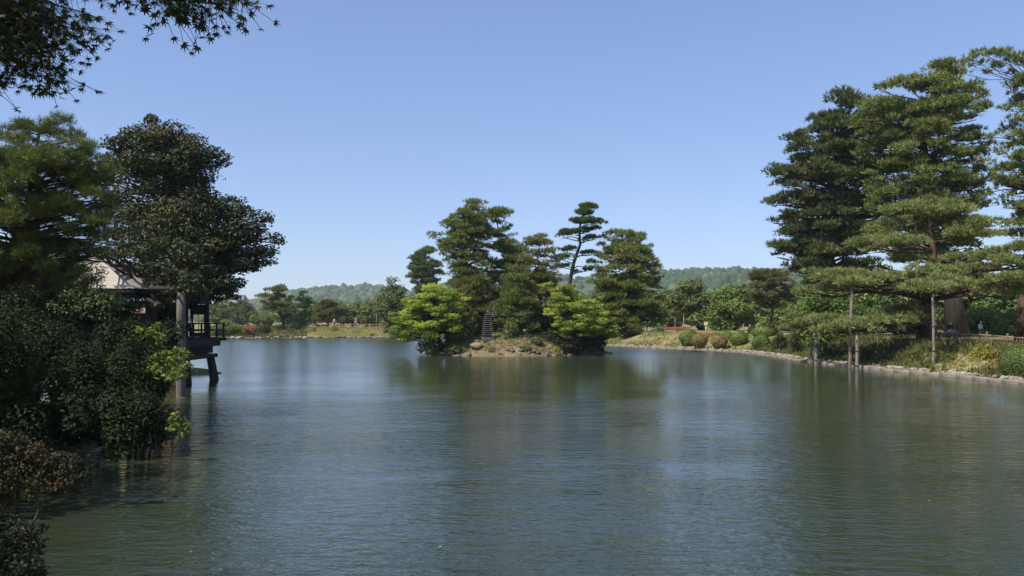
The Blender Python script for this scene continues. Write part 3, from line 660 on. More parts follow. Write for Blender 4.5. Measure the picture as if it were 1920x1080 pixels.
for i in range(290):
    s = rng.uniform(2, cum[-1] - 4) if i < 70 else rng.uniform(cum[4], cum[-1] - 3)
    a = along(s); t = along(s + .1) - a; nrm = np.array((-t[1], t[0])) / np.linalg.norm(t); off_ = .26 + abs(rng.normal(0, .16))
    p = a + nrm * off_ * 1.0
    if float(pond_sd(p[0], p[1])) < 0: p = a - nrm * off_
    sc_ = rng.uniform(.05, .16)
    rock('cobble', 'stone_pale' if rng.uniform() < .75 else 'stone_tan', (p[0] - 17.9, p[1] - 42, max(.14, GH(p[0], p[1])) + sc_ * .05), (sc_ * 1.3, sc_, sc_ * .8), rng, ed)

def fence(name, label, pts, hgt, gap, post_gap, mats, pick_r=.022, rail_z=(.28, .92), over=0.12):
    pts = np.array(pts, float); sg = np.linalg.norm(np.diff(pts, axis=0), axis=1); cm = np.concatenate([[0], np.cumsum(sg)])
    at = lambda s: np.array((np.interp(s, cm, pts[:, 0]), np.interp(s, cm, pts[:, 1])))
    o0 = at(0); root = empty(name, (o0[0], o0[1], GH(*o0)), label, 'fence'); z0 = GH(*o0)
    rel = lambda p, dz: (p[0] - o0[0], p[1] - o0[1], GH(*p) - z0 + dz)
    s = 0.0
    while s <= cm[-1]:
        p = at(s); MB().tube([rel(p, -.12), rel(p, hgt + over)], [pick_r * 2.3, pick_r * 2.1], 8).build('post', M[mats[0]], root, True); s += post_gap
    s = gap
    while s < cm[-1]:
        if abs((s / post_gap) - round(s / post_gap)) * post_gap > gap * .4:
            p = at(s); MB().tube([rel(p, -.05), rel(p, hgt * .97)], [pick_r, pick_r], 6).build('picket', M[mats[1]], root, True)
        s += gap
    for rz_ in rail_z:
        n = max(2, int(cm[-1] / 1.8)); ss = np.linspace(0, cm[-1], n + 1)
        for i in range(n):
            a, b = at(ss[i]), at(ss[i + 1] - .01); MB().tube([rel(a, hgt * rz_), rel(b, hgt * rz_)], [pick_r * 1.3] * 2, 6).build('rail', M[mats[2]], root, True)
    return root
fx = lambda px, D: (X(px, D), D)
fence('bamboo_fence', 'low brown picket fence along the path in front of the thick pine trunks', [fx(1640, 51), fx(1690, 48.4), fx(1800, 42.8), fx(1905, 37.6), fx(1990, 34)], .52, .26, 1.82, ('bamboo_dark', 'bamboo_dark', 'bamboo'), .024)
fence('bamboo_fence', 'pale rail fence at the top of the sunny lawn across the water', [fx(578, 121), fx(640, 121.5), fx(700, 121.5), fx(752, 120)], .6, .62, 1.86, ('bamboo', 'bamboo_dark', 'bamboo'), .04)

def pole(label, px, y_top, y_bot, D, r, mat, lean=(0, 0), name='support_pole', cat='pole', group='poles propping up tree branches', cross=True):
    x = X(px, D); zt = Z(y_top, D); gz = GH(x, D); zb = min(gz, 0) - .25
    root = empty(name, (x, D, zb), label, cat, group)
    k = 7; t = np.linspace(0, 1, k); rng = np.random.default_rng(int(px))
    pts = np.stack([lean[0] * t + rng.normal(0, .012, k), lean[1] * t, (zt - zb) * t], -1)
    shaft = MB().tube(pts, r * (1.1 - .2 * t), 10, .03, rng).build('shaft', M[mat], root, True)
    if cross: MB().tube([pts[-1] + np.array((-.25, 0, .02)), pts[-1] + np.array((.25, 0, .05))], [r * .6, r * .6], 8).build('crosspiece', M['pole_dark'], root, True)
    for q in (.32, .62):
        c = pts[0] + (pts[-1] - pts[0]) * q
        MB().tube([c - np.array((0, 0, .05)), c + np.array((0, 0, .05))], [r * 1.16] * 2, 10).build('rope_binding', M['bamboo_dark'], shaft, True)
    return root
pole('short grey pole in the water, the one farthest along the bank from the picket fence', 1530, 618, 684, 45.2, .085, 'pole_grey', cross=False)
pole('tall pale pole rising from the water through the layered pine', 1593, 540, 692, 41.4, .08, 'pole_mid', lean=(.12, 0), cross=False)
pole('grey pole in the water right beside the tall pale pole', 1607, 622, 693, 40.6, .08, 'pole_grey', cross=False)
pole('tall grey pole standing on the cobbled edge before the picket fence', 1752, 552, 700, 38.4, .066, 'pole_mid', lean=(-.08, 0), cross=False)
pole('short dim pole just behind the short grey pole by the dark bushes', 1521, 622, 678, 46.8, .07, 'pole_dark', cross=False)

# ------------------------------------------------------------------ right bank: trees
RB = 'large pines on the straight bank'
tree('pine_tree', 'huge dark pine whose crown leans out over the pond beyond the layered pine', 'tree', 60.0,
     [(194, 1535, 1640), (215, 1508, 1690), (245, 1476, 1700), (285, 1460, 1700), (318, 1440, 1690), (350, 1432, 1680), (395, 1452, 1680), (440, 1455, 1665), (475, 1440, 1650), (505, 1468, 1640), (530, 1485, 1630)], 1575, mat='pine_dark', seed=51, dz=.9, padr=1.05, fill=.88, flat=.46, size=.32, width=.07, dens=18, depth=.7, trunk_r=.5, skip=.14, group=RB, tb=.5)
tree('pine_tree', 'tallest pine of the bank with wide tiers above the layered pine', 'tree', 55.0,
     [(126, 1740, 1812), (148, 1680, 1850), (172, 1632, 1868), (215, 1590, 1850), (255, 1605, 1866), (300, 1605, 1866), (350, 1612, 1874), (395, 1615, 1860), (440, 1630, 1850), (480, 1650, 1840)], 1795, mat='pine', bark='bark', seed=52, dz=1.0, padr=1.0, fill=.82, flat=.44, size=.31, width=.068, dens=18, depth=.75, trunk_r=.62, skip=.17, group=RB, tb=.45)
tree('pine_tree', 'red-barked pine at the picket fence end with a high arching branch', 'tree', 48.0,
     [(158, 1890, 1985), (200, 1876, 2010), (250, 1858, 2030), (330, 1856, 2040), (400, 1862, 2040), (440, 1880, 2030), (475, 1900, 2020)], 1916, mat='pine', bark='bark_red', seed=53, dz=.8, padr=.85, fill=.75, flat=.46, size=.26, width=.055, dens=26, depth=.9, trunk_r=.34, skip=.2, group=RB, tb=.4,
     extra=[(1830, 112, 22), (1850, 104, 24), (1880, 108, 26), (1905, 116, 24), (1930, 120, 28), (1820, 128, 16), (1862, 125, 20), (1890, 100, 16), (1835, 98, 10), (1815, 118, 12), (1850, 138, 14), (1875, 128, 16), (1900, 138, 14), (1925, 108, 20), (1842, 122, 14), (1808, 138, 12), (1870, 98, 14)])
tree('layered_pine_tree', 'spreading pale green pine in flat layers propped on poles over the water', 'tree', 45.0,
     [(385, 1690, 1800), (560, 1640, 1860)], 1733, mat='pine_pale', bark='bark_red', seed=54, flat=.36, dens=38, trunk_r=.40, only_extra=True, egrow=1.12, limb_drop=.05, size=.25, width=.05, nn=7, baseD=47.5,
     path=[(1735, 600), (1738, 540), (1752, 500), (1748, 460), (1745, 425), (1742, 398)],
     extra=[(1700, 400, 42), (1745, 392, 44), (1790, 402, 40, -1), (1830, 428, 42, -1), (1780, 424, 46, 1), (1735, 418, 40, 2), (1680, 425, 34, 1),
            (1625, 462, 34, -1), (1660, 457, 38), (1700, 462, 40, -1.5), (1745, 452, 44, 1.5), (1800, 448, 42, -1), (1835, 446, 34, 1), (1640, 472, 26, 2),
            (1705, 492, 30, 0), (1750, 488, 36, 1), (1790, 492, 32, -1), (1700, 524, 38, -2), (1740, 518, 44, -3), (1785, 522, 46, -2), (1825, 530, 44, -1), (1765, 540, 48, -4), (1715, 545, 36, -3), (1810, 545, 40, 1),
            (1540, 528, 30, -1), (1575, 520, 34, -2), (1612, 526, 36, -2.5), (1648, 530, 34, -1.5), (1560, 545, 34, 0), (1500, 552, 26, 1), (1600, 545, 34, 0), (1672, 540, 28, -1), (1530, 512, 20, 0),
            (1500, 600, 28, 1), (1530, 610, 34, 0), (1565, 606, 36, -2), (1600, 614, 40, -3.5), (1640, 612, 40, -3), (1678, 608, 34, -2), (1708, 600, 30, -1), (1555, 622, 30, -3), (1625, 624, 34, -4), (1480, 618, 22, 1.5), (1690, 585, 30, 0), (1725, 575, 28, 1), (1660, 622, 26, -2),
            (1870, 482, 36, -4), (1905, 474, 36, -5), (1890, 500, 40, -5), (1930, 500, 36, -5), (1880, 532, 38, -5), (1915, 528, 40, -6), (1850, 508, 30, -3), (1870, 552, 34, -4), (1905, 556, 36, -5), (1940, 545, 34, -5), (1593, 536, 30, -3.7), (1565, 530, 24, -3.2), (1622, 538, 26, -3.4), (1752, 546, 32, -6.6), (1725, 540, 26, -6), (1780, 542, 28, -6), (1606, 616, 28, -4.6), (1640, 606, 24, -4.4)])
tree('broadleaf_tree', 'mid green leafy tree under the huge dark pine by the water', 'tree', 55.0,
     [(545, 1515, 1570), (565, 1495, 1620), (595, 1485, 1640), (625, 1490, 1635), (645, 1500, 1620)], 1560, kind='broad', mat='broad', seed=55, dz=.6, padr=.9, fill=.9, flat=.7, size=.20, dens=55, trunk_r=.16, group='leafy trees of the straight bank')
tree('broadleaf_tree', 'low green leafy tree behind the seated pair and the picket fence', 'tree', 62.0,
     [(585, 1815, 1870), (600, 1795, 1900), (618, 1790, 1905), (632, 1800, 1895)], 1850, kind='broad', mat='broad', seed=56, dz=.5, padr=.8, fill=.9, flat=.6, size=.2, dens=55, trunk_r=.14, group='leafy trees of the straight bank')
tree('pine_tree', 'low brownish flat-topped pine between the clipped bushes and the huge dark pine', 'tree', 76.0,
     [(520, 1398, 1475), (532, 1384, 1490), (546, 1386, 1498), (562, 1402, 1490), (580, 1415, 1480)], 1442, mat='russet', seed=57, dz=.75, padr=.9, fill=.9, flat=.42, size=.28, width=.07, dens=30, trunk_r=.2, skip=.22)
tree('broadleaf_tree', 'green leafy tree with crooked leaning trunk behind the yellow sign board', 'tree', 92.0,
     [(535, 1272, 1310), (555, 1255, 1340), (580, 1248, 1348), (600, 1262, 1330)], 1318, kind='broad', mat='broad_mid', seed=58, dz=.9, padr=1.2, fill=.9, flat=.6, size=.32, dens=22, trunk_r=.28, group='leafy trees behind the clipped bushes', path=[(1303, 603), (1292, 585), (1296, 560), (1292, 545)])
tree('broadleaf_tree', 'bright green broad tree whose branches reach low beside the yellow sign', 'tree', 88.0,
     [(545, 1345, 1400), (560, 1330, 1418), (582, 1322, 1424), (600, 1326, 1424), (612, 1340, 1412)], 1372, kind='broad', mat='broad', seed=59, dz=.9, padr=1.1, fill=.95, flat=.6, size=.32, dens=24, trunk_r=.25, group='leafy trees behind the clipped bushes')
tree('broadleaf_tree', 'rounded green tree behind the clipped bushes nearest the dark pine', 'tree', 84.0,
     [(575, 1445, 1490), (595, 1425, 1510), (615, 1425, 1512), (628, 1440, 1500)], 1468, kind='broad', mat='broad', seed=60, dz=.8, padr=1.0, fill=.95, flat=.6, size=.30, dens=24, trunk_r=.2, group='leafy trees behind the clipped bushes')
tree('broadleaf_tree', 'olive tree with a yellowing patch between the massive island pine and crooked tree', 'tree', 97.0,
     [(552, 1240, 1268), (568, 1222, 1285), (590, 1218, 1290), (605, 1228, 1280)], 1255, kind='broad', mat='broad_mid', seed=61, dz=.9, padr=1.1, fill=.95, flat=.6, size=.32, dens=22, trunk_r=.2, group='leafy trees behind the clipped bushes', tb=.6)

# clipped bushes and bank plants: (px, base row, half width, height, D, material, label)
CL = [(1291, 650, 15, 31, 69.5, 'clip', 'tall rounded clipped bush nearest the red-covered bench'),
      (1311, 651, 14, 24, 66.6, 'clip_brown', 'brownish clipped ball bush beside the tall rounded one'),
      (1326, 642, 11, 16, 71.0, 'azalea_orange', 'small orange-pink flowering bush below the yellow sign'),
      (1349, 653, 14, 24, 64.8, 'clip_brown', 'brownish clipped ball bush at the kerb amid the row'),
      (1358, 640, 16, 18, 68.5, 'clip', 'low clipped bush just behind the brownish ball at the kerb'),
      (1336, 638, 13, 14, 72.0, 'clip_brown', 'dull brown low bush behind the orange-pink flowers'),
      (1386, 649, 15, 27, 65.0, 'clip', 'olive clipped dome bush standing alone between gold grass'),
      (1427, 657, 15, 27, 60.8, 'clip_green', 'bright green clipped ball bush at the kerb in front of a brown dome'),
      (1430, 634, 19, 20, 65.5, 'clip', 'wide clipped dome bush with reddish neighbours'),
      (1412, 634, 9, 22, 70.0, 'azalea_rust', 'small rust coloured bush beside the wide clipped dome'),
      (1447, 640, 10, 30, 66.0, 'azalea_rust', 'rust brown bush between the wide dome and the dark hedge'),
      (1400, 648, 8, 14, 66.8, 'gold', 'golden grassy tuft between the clipped domes')]
for i, (px, pb, rx, hy, D, mt, lb) in enumerate(CL):
    shrub('clipped_bush', lb, 'bush', px, pb, rx * 1.1, hy * 1.06, D, mt, 200 + i, .13, 130, group='clipped bushes on the sunny bank', clipped=True, sink=.25)
BK = [(1468, 664, 20, 42, 57, 'clip_dark', 'dark bush after the bright green ball on the kerb'),
      (1496, 672, 20, 44, 53, 'camellia', 'deep green bush beside the pale sandy gap'),
      (1550, 682, 26, 50, 47.5, 'clip_dark', 'blackish bush behind the short grey pole'),
      (1578, 684, 24, 48, 46, 'camellia', 'dark bush filling the shade beside the tall pale pole'),
      (1640, 690, 30, 34, 43.5, 'clip_dark', 'low dark bush under the layered pine past the poles'),
      (1682, 668, 26, 36, 46, 'clip_green', 'dark green rounded bush where the picket fence starts'),
      (1665, 694, 34, 30, 42, 'rough_herb', 'straggly olive plants on the bank below the dark green bush'),
      (1715, 696, 32, 36, 40.5, 'rough_herb', 'olive wild plants on the bank before the tall grey pole'),
      (1780, 700, 28, 40, 38.5, 'rough_herb', 'olive wild plants on the bank past the tall grey pole'),
      (1735, 676, 40, 26, 43.5, 'rough_herb', 'trailing weeds just below the picket fence'),
      (1850, 692, 34, 46, 37, 'gold', 'golden green bush spilling over the bank near the rounded green one'),
      (1875, 700, 30, 34, 35, 'clip_brown', 'brown dry bush at the foot of the golden one'),
      (1830, 668, 30, 22, 40.5, 'gold', 'low yellow-green plants under the picket fence'),
      (1912, 714, 34, 66, 32.6, 'clip_green', 'big rounded bright green bush at the cobbled edge'),
      (1912, 640, 24, 40, 46, 'azalea_rust', 'rust tinged shrub at the far side of the picket fence'),
      (1700, 640, 26, 34, 55, 'clip_dark', 'dim bush behind the start of the picket fence'),
      (1215, 640, 34, 22, 82, 'clip_dark', 'dark hedge bush below the people in white'),
      (1180, 640, 28, 30, 80, 'clip_dark', 'dark bush in the shade behind the island tip'),
      (1250, 636, 16, 16, 80, 'clip_green', 'low green bush at the end of the dark hedge'),
      (1240, 646, 20, 14, 74.5, 'gold', 'yellowish grass clump on the sandy bank before the dark hedge')]
for i, (px, pb, rx, hy, D, mt, lb) in enumerate(BK):
    shrub('bush', lb, 'bush', px, pb, rx, hy, D, mt, 300 + i, .075 if i == 13 else .11 if D < 60 else .16, 85 if D < 60 else 60, group='bushes along the straight bank', lobes=8, sink=.3, clipped=(i == 13))

# ------------------------------------------------------------------ far shore
FS = [(415, 636, 18, 26, 109, 'clip_green', 'green rounded bush beside the teahouse railing'),
      (437, 634, 17, 26, 110, 'broad', 'light green round bush on the far shore by the orange azalea'),
      (470, 630, 21, 20, 111, 'azalea_orange', 'orange flowering azalea spreading on the far shore'),
      (497, 634, 13, 24, 112, 'azalea_rust', 'rusty brown azalea next to the orange one'),
      (450, 638, 16, 12, 109.5, 'clip_green', 'low green cushion at the water below the orange azalea'),
      (524, 632, 20, 24, 114, 'clip_dark', 'dark wide bush under the far shore pine'),
      (550, 630, 20, 26, 115, 'clip_dark', 'second dark bush next to the wide one under the far pine'),
      (582, 632, 16, 20, 115, 'clip_brown', 'brownish bush where the sunny lawn begins'),
      (571, 636, 12, 14, 114, 'clip_green', 'small green bush at the water before the brownish one'),
      (625, 634, 11, 22, 116.5, 'clip', 'single clipped ball bush on the sunny lawn edge'),
      (660, 634, 10, 9, 116.5, 'rough_herb', 'low tuft at the lawn edge after the single ball bush'),
      (695, 634, 9, 9, 116, 'clip_green', 'small green tuft at the lawn edge by the pale stakes'),
      (742, 636, 26, 26, 113, 'broad_mid', 'grey green bush at the far shore behind the island maple'),
      (775, 636, 22, 24, 110, 'broad_mid', 'dull green bush at the far shore touching the island maple'),
      (480, 612, 16, 22, 120, 'broad', 'soft green shrub behind the orange azalea'),
      (505, 612, 16, 24, 121, 'broad_mid', 'soft grey green shrub behind the rusty azalea'),
      (560, 612, 18, 20, 122, 'broad', 'light green shrub behind the second dark bush'),
      (425, 615, 14, 16, 118, 'clip', 'olive cushion bush at the foot of the leaning far pine')]
for i, (px, pb, rx, hy, D, mt, lb) in enumerate(FS):
    shrub('bush', lb, 'bush', px, pb, rx, hy, D, mt, 400 + i, .2, 42, group='bushes on the far shore', lobes=8, sink=.4, clipped=(i == 9))
FT = 'trees on the far shore'
tree('pine_tree', 'small far pine with pale bare leaning trunk beside the teahouse', 'tree', 114, [(553, 415, 440), (562, 402, 450), (574, 400, 452), (582, 408, 440)], 437, mat='pine_olive', bark='pole_grey', seed=71, dz=.7, padr=.9, fill=.9, flat=.36, size=.34, width=.09, dens=20, trunk_r=.2, group=FT, path=[(434, 600), (431, 584), (428, 570)], limbs=True)
tree('pine_tree', 'tallest pine of the far shore with umbrella top over dark bushes', 'tree', 119, [(541, 508, 532), (550, 490, 545), (562, 480, 550), (578, 486, 550), (592, 500, 548)], 534, mat='pine', seed=72, dz=.9, padr=1.15, fill=.8, flat=.4, size=.34, width=.09, dens=20, trunk_r=.26, group=FT, skip=.25)
tree('pine_tree', 'thin far pine with reddish stem next to the umbrella-topped one', 'tree', 123, [(548, 560, 578), (560, 550, 588), (575, 554, 590), (590, 560, 586)], 571, mat='pine_deep', bark='bark_red', seed=73, dz=1.0, padr=.95, fill=.7, flat=.4, size=.34, width=.09, dens=20, trunk_r=.22, group=FT, skip=.3)
tree('spreading_tree', 'low domed brown-green tree behind the person in white', 'tree', 128, [(566, 600, 628), (576, 588, 642), (590, 583, 648), (603, 588, 642)], 614, mat='pine_olive', seed=74, dz=.8, padr=1.2, fill=1.0, flat=.45, size=.36, width=.1, dens=20, trunk_r=.26, group=FT, tb=.2)
tree('broadleaf_tree', 'low light green tree behind the lawn fence', 'tree', 130, [(578, 645, 668), (590, 638, 680), (604, 642, 676)], 660, kind='broad', mat='broad_mid', seed=75, dz=.9, padr=1.1, fill=.9, flat=.6, size=.36, dens=16, trunk_r=.2, group=FT)
tree('broadleaf_tree', 'spreading olive tree behind the fence end near the island maple', 'tree', 127, [(565, 680, 706), (578, 668, 718), (594, 666, 722), (608, 676, 716)], 694, kind='broad', mat='broad_mid', seed=76, dz=.9, padr=1.1, fill=.9, flat=.6, size=.36, dens=16, trunk_r=.22, group=FT, tb=.6)
tree('broadleaf_tree', 'rounded olive tree just past the island maple crown', 'tree', 118, [(522, 722, 748), (535, 706, 765), (555, 700, 770), (580, 705, 770), (605, 715, 765)], 738, kind='broad', mat='broad_mid', seed=77, dz=1.0, padr=1.3, fill=.95, flat=.6, size=.36, dens=16, trunk_r=.26, group=FT)
tree('pine_tree', 'rounded grey green tree with a sky gap behind the tall island pine', 'tree', 112, [(474, 782, 806), (486, 768, 822), (505, 762, 828), (525, 764, 828), (545, 770, 822)], 797, mat='pine_deep', seed=78, dz=.9, padr=1.1, fill=1.0, flat=.55, size=.36, width=.09, dens=24, trunk_r=.25, group=FT, skip=.08, tb=.75)
# more distant park trees that close the view
BT = [(455, 175), (590, 170), (640, 185), (672, 160), (715, 180), (760, 150), (830, 140), (1000, 135), (1170, 130), (1225, 140), (1335, 135), (1400, 130), (1300, 160), (1450, 120), (1500, 105), (1560, 110), (1640, 100), (1700, 95), (1765, 90), (1850, 98), (1905, 92), (1960, 90), (540, 160), (410, 170), (900, 150), (950, 128), (1050, 138), (1095, 120), (1140, 112), (1190, 118), (1255, 125), (1365, 150), (1530, 84), (1590, 88), (1680, 78), (1735, 74), (1820, 80), (1880, 76), (1930, 70)]
protos = []
for i in range(4):
    pxp, Dp = BT[i]; hh = 34 - 3 * (i % 3); w = 26
    protos.append(tree('park_tree', ('distant grey green rounded tree beyond the park path', 'distant light green rounded tree beyond the park path', 'distant deep green rounded tree beyond the park path', 'distant taller grey green tree beyond the park path')[i], 'tree', Dp, [(HORIZON - hh, pxp - 9, pxp + 9), (HORIZON - hh * .75, pxp - w * .8, pxp + w * .8), (HORIZON - hh * .4, pxp - w, pxp + w), (HORIZON - 3, pxp - w * .8, pxp + w * .8)], pxp, kind='broad', mat=('broad_mid', 'broad', 'pine_deep', 'broad_mid')[i], seed=90 + i, dz=1.1, padr=1.5, fill=.95, flat=.65, size=.5, dens=9, trunk_r=.25, group='distant park trees'))
for i, (pxp, Dp) in enumerate(BT[4:]):
    src = protos[i % 4]; c = src.copy(); C.objects.link(c); x = X(pxp, Dp); c.location = (x, Dp, GH(x, Dp) - .1); c.rotation_euler = (0, 0, i * 1.7); sc_ = .8 + .09 * (i * 7 % 5); c.scale = (sc_, sc_, sc_ * (1.0 if i % 2 else 1.15))
    for ch in src.children:
        d = ch.copy(); C.objects.link(d); d.parent = c

# pale stakes at the far water edge, sign, benches
def stake(px, D, y_top, label, mat='pole_grey', r=.04):
    x = X(px, D); gz = min(GH(x, D), 0) - .2; o = empty('wooden_stake', (x, D, gz), label, 'stake', 'pale stakes at the far water edge')
    zt = Z(y_top, D) - gz
    MB().tube([(0, 0, 0), (0.01, 0, zt * .5), (.02, 0, zt)], [r, r, r * .95], 8).build('shaft', M[mat], o, True)
    MB().tube([(.02, 0, zt), (.02, 0, zt + .04)], [r * .95, r * .4], 8).build('cut_top', M['stone_pale'], o, True)
for px, D, yt, w_ in ((705, 112.5, 611, 'taller'), (716, 112.5, 618, 'shorter')): stake(px, D, yt, w_ + ' of two pale wooden stakes in the water by the far lawn')

sD = 74.0; sx = X(1323, sD); sz = GH(sx, sD)
sg = empty('sign_board', (sx, sD, sz), 'small blank-looking yellow sign board on a post above the clipped bushes', 'sign')
zt = Z(603, sD) - sz
MB().tube([(0, 0, -.2), (0, 0, zt - .02)], [.04, .04], 8).build('post', M['sign_board'], sg, True)
MB().box((0, -.06, zt - .16), (.34, .035, .36), 0, .008).build('board', M['sign_board'], sg)
MB().box((0, -.06, zt + .035), (.42, .10, .025), 0, .006).build('cap', M['bamboo'], sg)
def bench(label, px, D, wpx, rz=0.0):
    x = X(px, D); z = GH(x, D); w = wpx / F * D; o = empty('red_bench', (x, D, z), label, 'bench', 'red-covered benches', rz)
    st_ = MB().box((0, 0, .40), (w, .8, .10), 0, .02).build('seat', M['red_cloth'], o)
    MB().box((0, -.41, .28), (w, .02, .16), 0, .005).build('cloth_drop', M['red_cloth'], st_)
    for sx_ in (-1, 1):
        for sy in (-1, 1): MB().box((sx_ * (w / 2 - .12), sy * .3, .16), (.07, .07, .40), 0, .008).build('leg', M['timber_dark'], o)
    return o
bench('long low bench under red cloth beside the people in white', 1256, 84.5, 30)
bench('red-covered bench between the slim post and the crooked tree', 1282, 86.5, 22)
bench('red-covered bench behind the lawn fence at the feet of the person in white', 603, 124.5, 22)
bench('red-covered bench past the person in white behind the lawn fence', 638, 124.5, 16)
def lamp_post(px, D, yt, label):
    x = X(px, D); z = GH(x, D); o = empty('slim_post', (x, D, z), label, 'post')
    MB().tube([(0, 0, -.2), (0, 0, Z(yt, D) - z)], [.06, .045], 8).build('shaft', M['pole_grey'], o, True)
    MB().tube([(0, 0, Z(yt, D) - z), (0, 0, Z(yt, D) - z + .10)], [.075, .02], 8).build('cap', M['pole_dark'], o, True)
lamp_post(1282, 80.0, 592, 'slim grey post by the red benches across the island tip')
lamp_post(706, 123, 588, 'slim pale post behind the lawn fence end')

# ------------------------------------------------------------------ people
def person(label, px, D, height, shirt, pants, pose='stand', rz=0.0, hair='hair', z=None, group=None, seat=.42):
    h = height; V = []; E = []; R = []; G = []
    def v(p, r, g, par=None):
        V.append((p[0] * h, p[1] * h, p[2] * h)); R.append(r * h); G.append(g)
        if par is not None: E.append((par, len(V) - 1))
        return len(V) - 1
    sit = pose == 'sit'; dz = -.245 if sit else 0.0        # hips drop to the seat
    lean = .02 if not sit else .05
    pel = v((0, 0, .53 + dz), .075, 'p'); wa = v((0, 0, .62 + dz), .068, 's', pel); ch = v((0, -lean * .4, .74 + dz), .080, 's', wa)
    ne = v((0, -lean, .835 + dz), .030, 'k', ch); hd = v((0, -lean - .012, .885 + dz), .050, 'k', ne); cr = v((0, -lean - .005, .945 + dz), .046, 'h', hd)
    for s in (-1, 1):
        sh = v((s * .105, -lean * .4, .79 + dz), .036, 's', ch); el = v((s * .135, -.01 if not sit else -.06, .635 + dz), .026, 's', sh)
        wr = v((s * (.13 if not sit else .07), -.05 if not sit else -.20, .50 + dz if not sit else .575 + dz), .019, 'k', el)
        hnd = v((s * (.125 if not sit else .05), -.065 if not sit else -.25, .455 + dz if not sit else .56 + dz), .021, 'k', wr)
        for f in (-1, 0, 1): v((s * (.125 if not sit else .05) + f * .012, -.075 if not sit else -.285, .42 + dz if not sit else .548 + dz), .007, 'k', hnd)
        hp_ = v((s * .055, 0, .50 + dz), .062, 'p', pel)
        if sit:
            kn = v((s * .07, -.245, .285), .046, 'p', hp_); an = v((s * .065, -.26, .045), .028, 'p', kn); v((s * .07, -.36, .02), .024, 'f', an)
        else:
            st = s * .035
            kn = v((s * .058, -.01 + st, .28), .044, 'p', hp_); an = v((s * .056, .01 + st * 1.6, .045), .028, 'p', kn); v((s * .062, -.085 + st * 1.6, .02), .024, 'f', an)
    me = bpy.data.meshes.new('body'); me.from_pydata(V, E, []); o = bpy.data.objects.new('body', me); C.objects.link(o)
    md = o.modifiers.new('skin', 'SKIN'); md.use_smooth_shade = True
    for i, d in enumerate(me.skin_vertices[0].data): d.radius = (R[i], R[i] * (.75 if G[i] == 's' else 1)); d.use_root = (i == 0)
    ss = o.modifiers.new('sub', 'SUBSURF'); ss.levels = 1; ss.render_levels = 1
    dg = bpy.context.evaluated_depsgraph_get(); ev = o.evaluated_get(dg); m2 = bpy.data.meshes.new_from_object(ev)
    bpy.data.objects.remove(o)
    mats = ['skin', 'cloth_' + shirt, 'cloth_' + pants, hair, 'shoe']; idx = {'k': 0, 's': 1, 'p': 2, 'h': 3, 'f': 4}
    for q in mats: m2.materials.append(M[q])
    n = len(m2.polygons); cen = np.empty(n * 3); m2.polygons.foreach_get('center', cen); cen = cen.reshape(-1, 3)
    VV = np.array(V); dd = ((cen[:, None, :] - VV[None]) ** 2).sum(-1); nr = dd.argmin(1)
    mi = np.array([idx[G[k]] for k in nr]); hz = cen[:, 2] > (.87 + dz) * h; mi[hz & (cen[:, 1] > -lean * h)] = 3
    m2.polygons.foreach_set('material_index', mi.astype(np.int32)); m2.polygons.foreach_set('use_smooth', [True] * n)
    x = X(px, D); zg = GH(x, D) if z is None else z
    o = bpy.data.objects.new('person', m2); C.objects.link(o); o.location = (x, D, zg); o.rotation_euler = (0, 0, rz)
    tag(o, label, 'person', group); return o
person('standing person in white top and dark trousers behind the lawn fence', 627, 123.2, 1.66, 'white', 'rust', rz=.6)
person('person in grey top and mauve trousers behind the lawn fence', 667, 123.2, 1.68, 'grey', 'mauve', rz=-.5)
person('person in lime top walking at the end of the lawn fence', 718, 123.0, 1.62, 'lime', 'grey', rz=-1.2)
person('standing person in white near the dark hedge behind the island tip', 1201, 86.0, 1.72, 'white', 'beige', rz=.4)
person('person in white leaning together with the standing one by the dark hedge', 1210, 85.2, 1.45, 'white', 'white', rz=1.0)
person('person in cream clothes between the white pair and the dark-clothed person', 1219, 86.2, 1.5, 'beige', 'white', rz=-.4)
person('person in navy top and green skirt beside the red-covered bench', 1234, 86.5, 1.74, 'navy', 'green', rz=-.7)
person('person in white top far behind near the slim grey post', 1266, 92.0, 1.62, 'white', 'grey', rz=.9)
bnD = 50.5
def stone_bench(label, px, D, w):
    x = X(px, D); z = GH(x, D); o = empty('park_bench', (x, D, z), label, 'bench')
    MB().box((0, 0, .41), (w, .42, .06), 0, .012).build('seat', M['pole_grey'], o)
    for sx_ in (-1, 1): MB().box((sx_ * (w / 2 - .25), 0, .17), (.12, .36, .42), 0, .01).build('leg', M['stone'], o)
stone_bench('plain grey bench under the seated pair behind the picket fence', 1768, bnD, 1.9)
person('seated person in indigo top leaning forward on the bench behind the picket fence', 1754, bnD + .02, 1.66, 'indigo', 'black', 'sit', rz=-.3)
person('seated person in black top next to the one in indigo on the bench', 1780, bnD + .02, 1.62, 'black', 'grey', 'sit', rz=.25)
person('small child in pale blue top with dark trousers by the picket fence', 1838, 49.0, 1.22, 'white', 'navy', rz=.5, hair='paper')

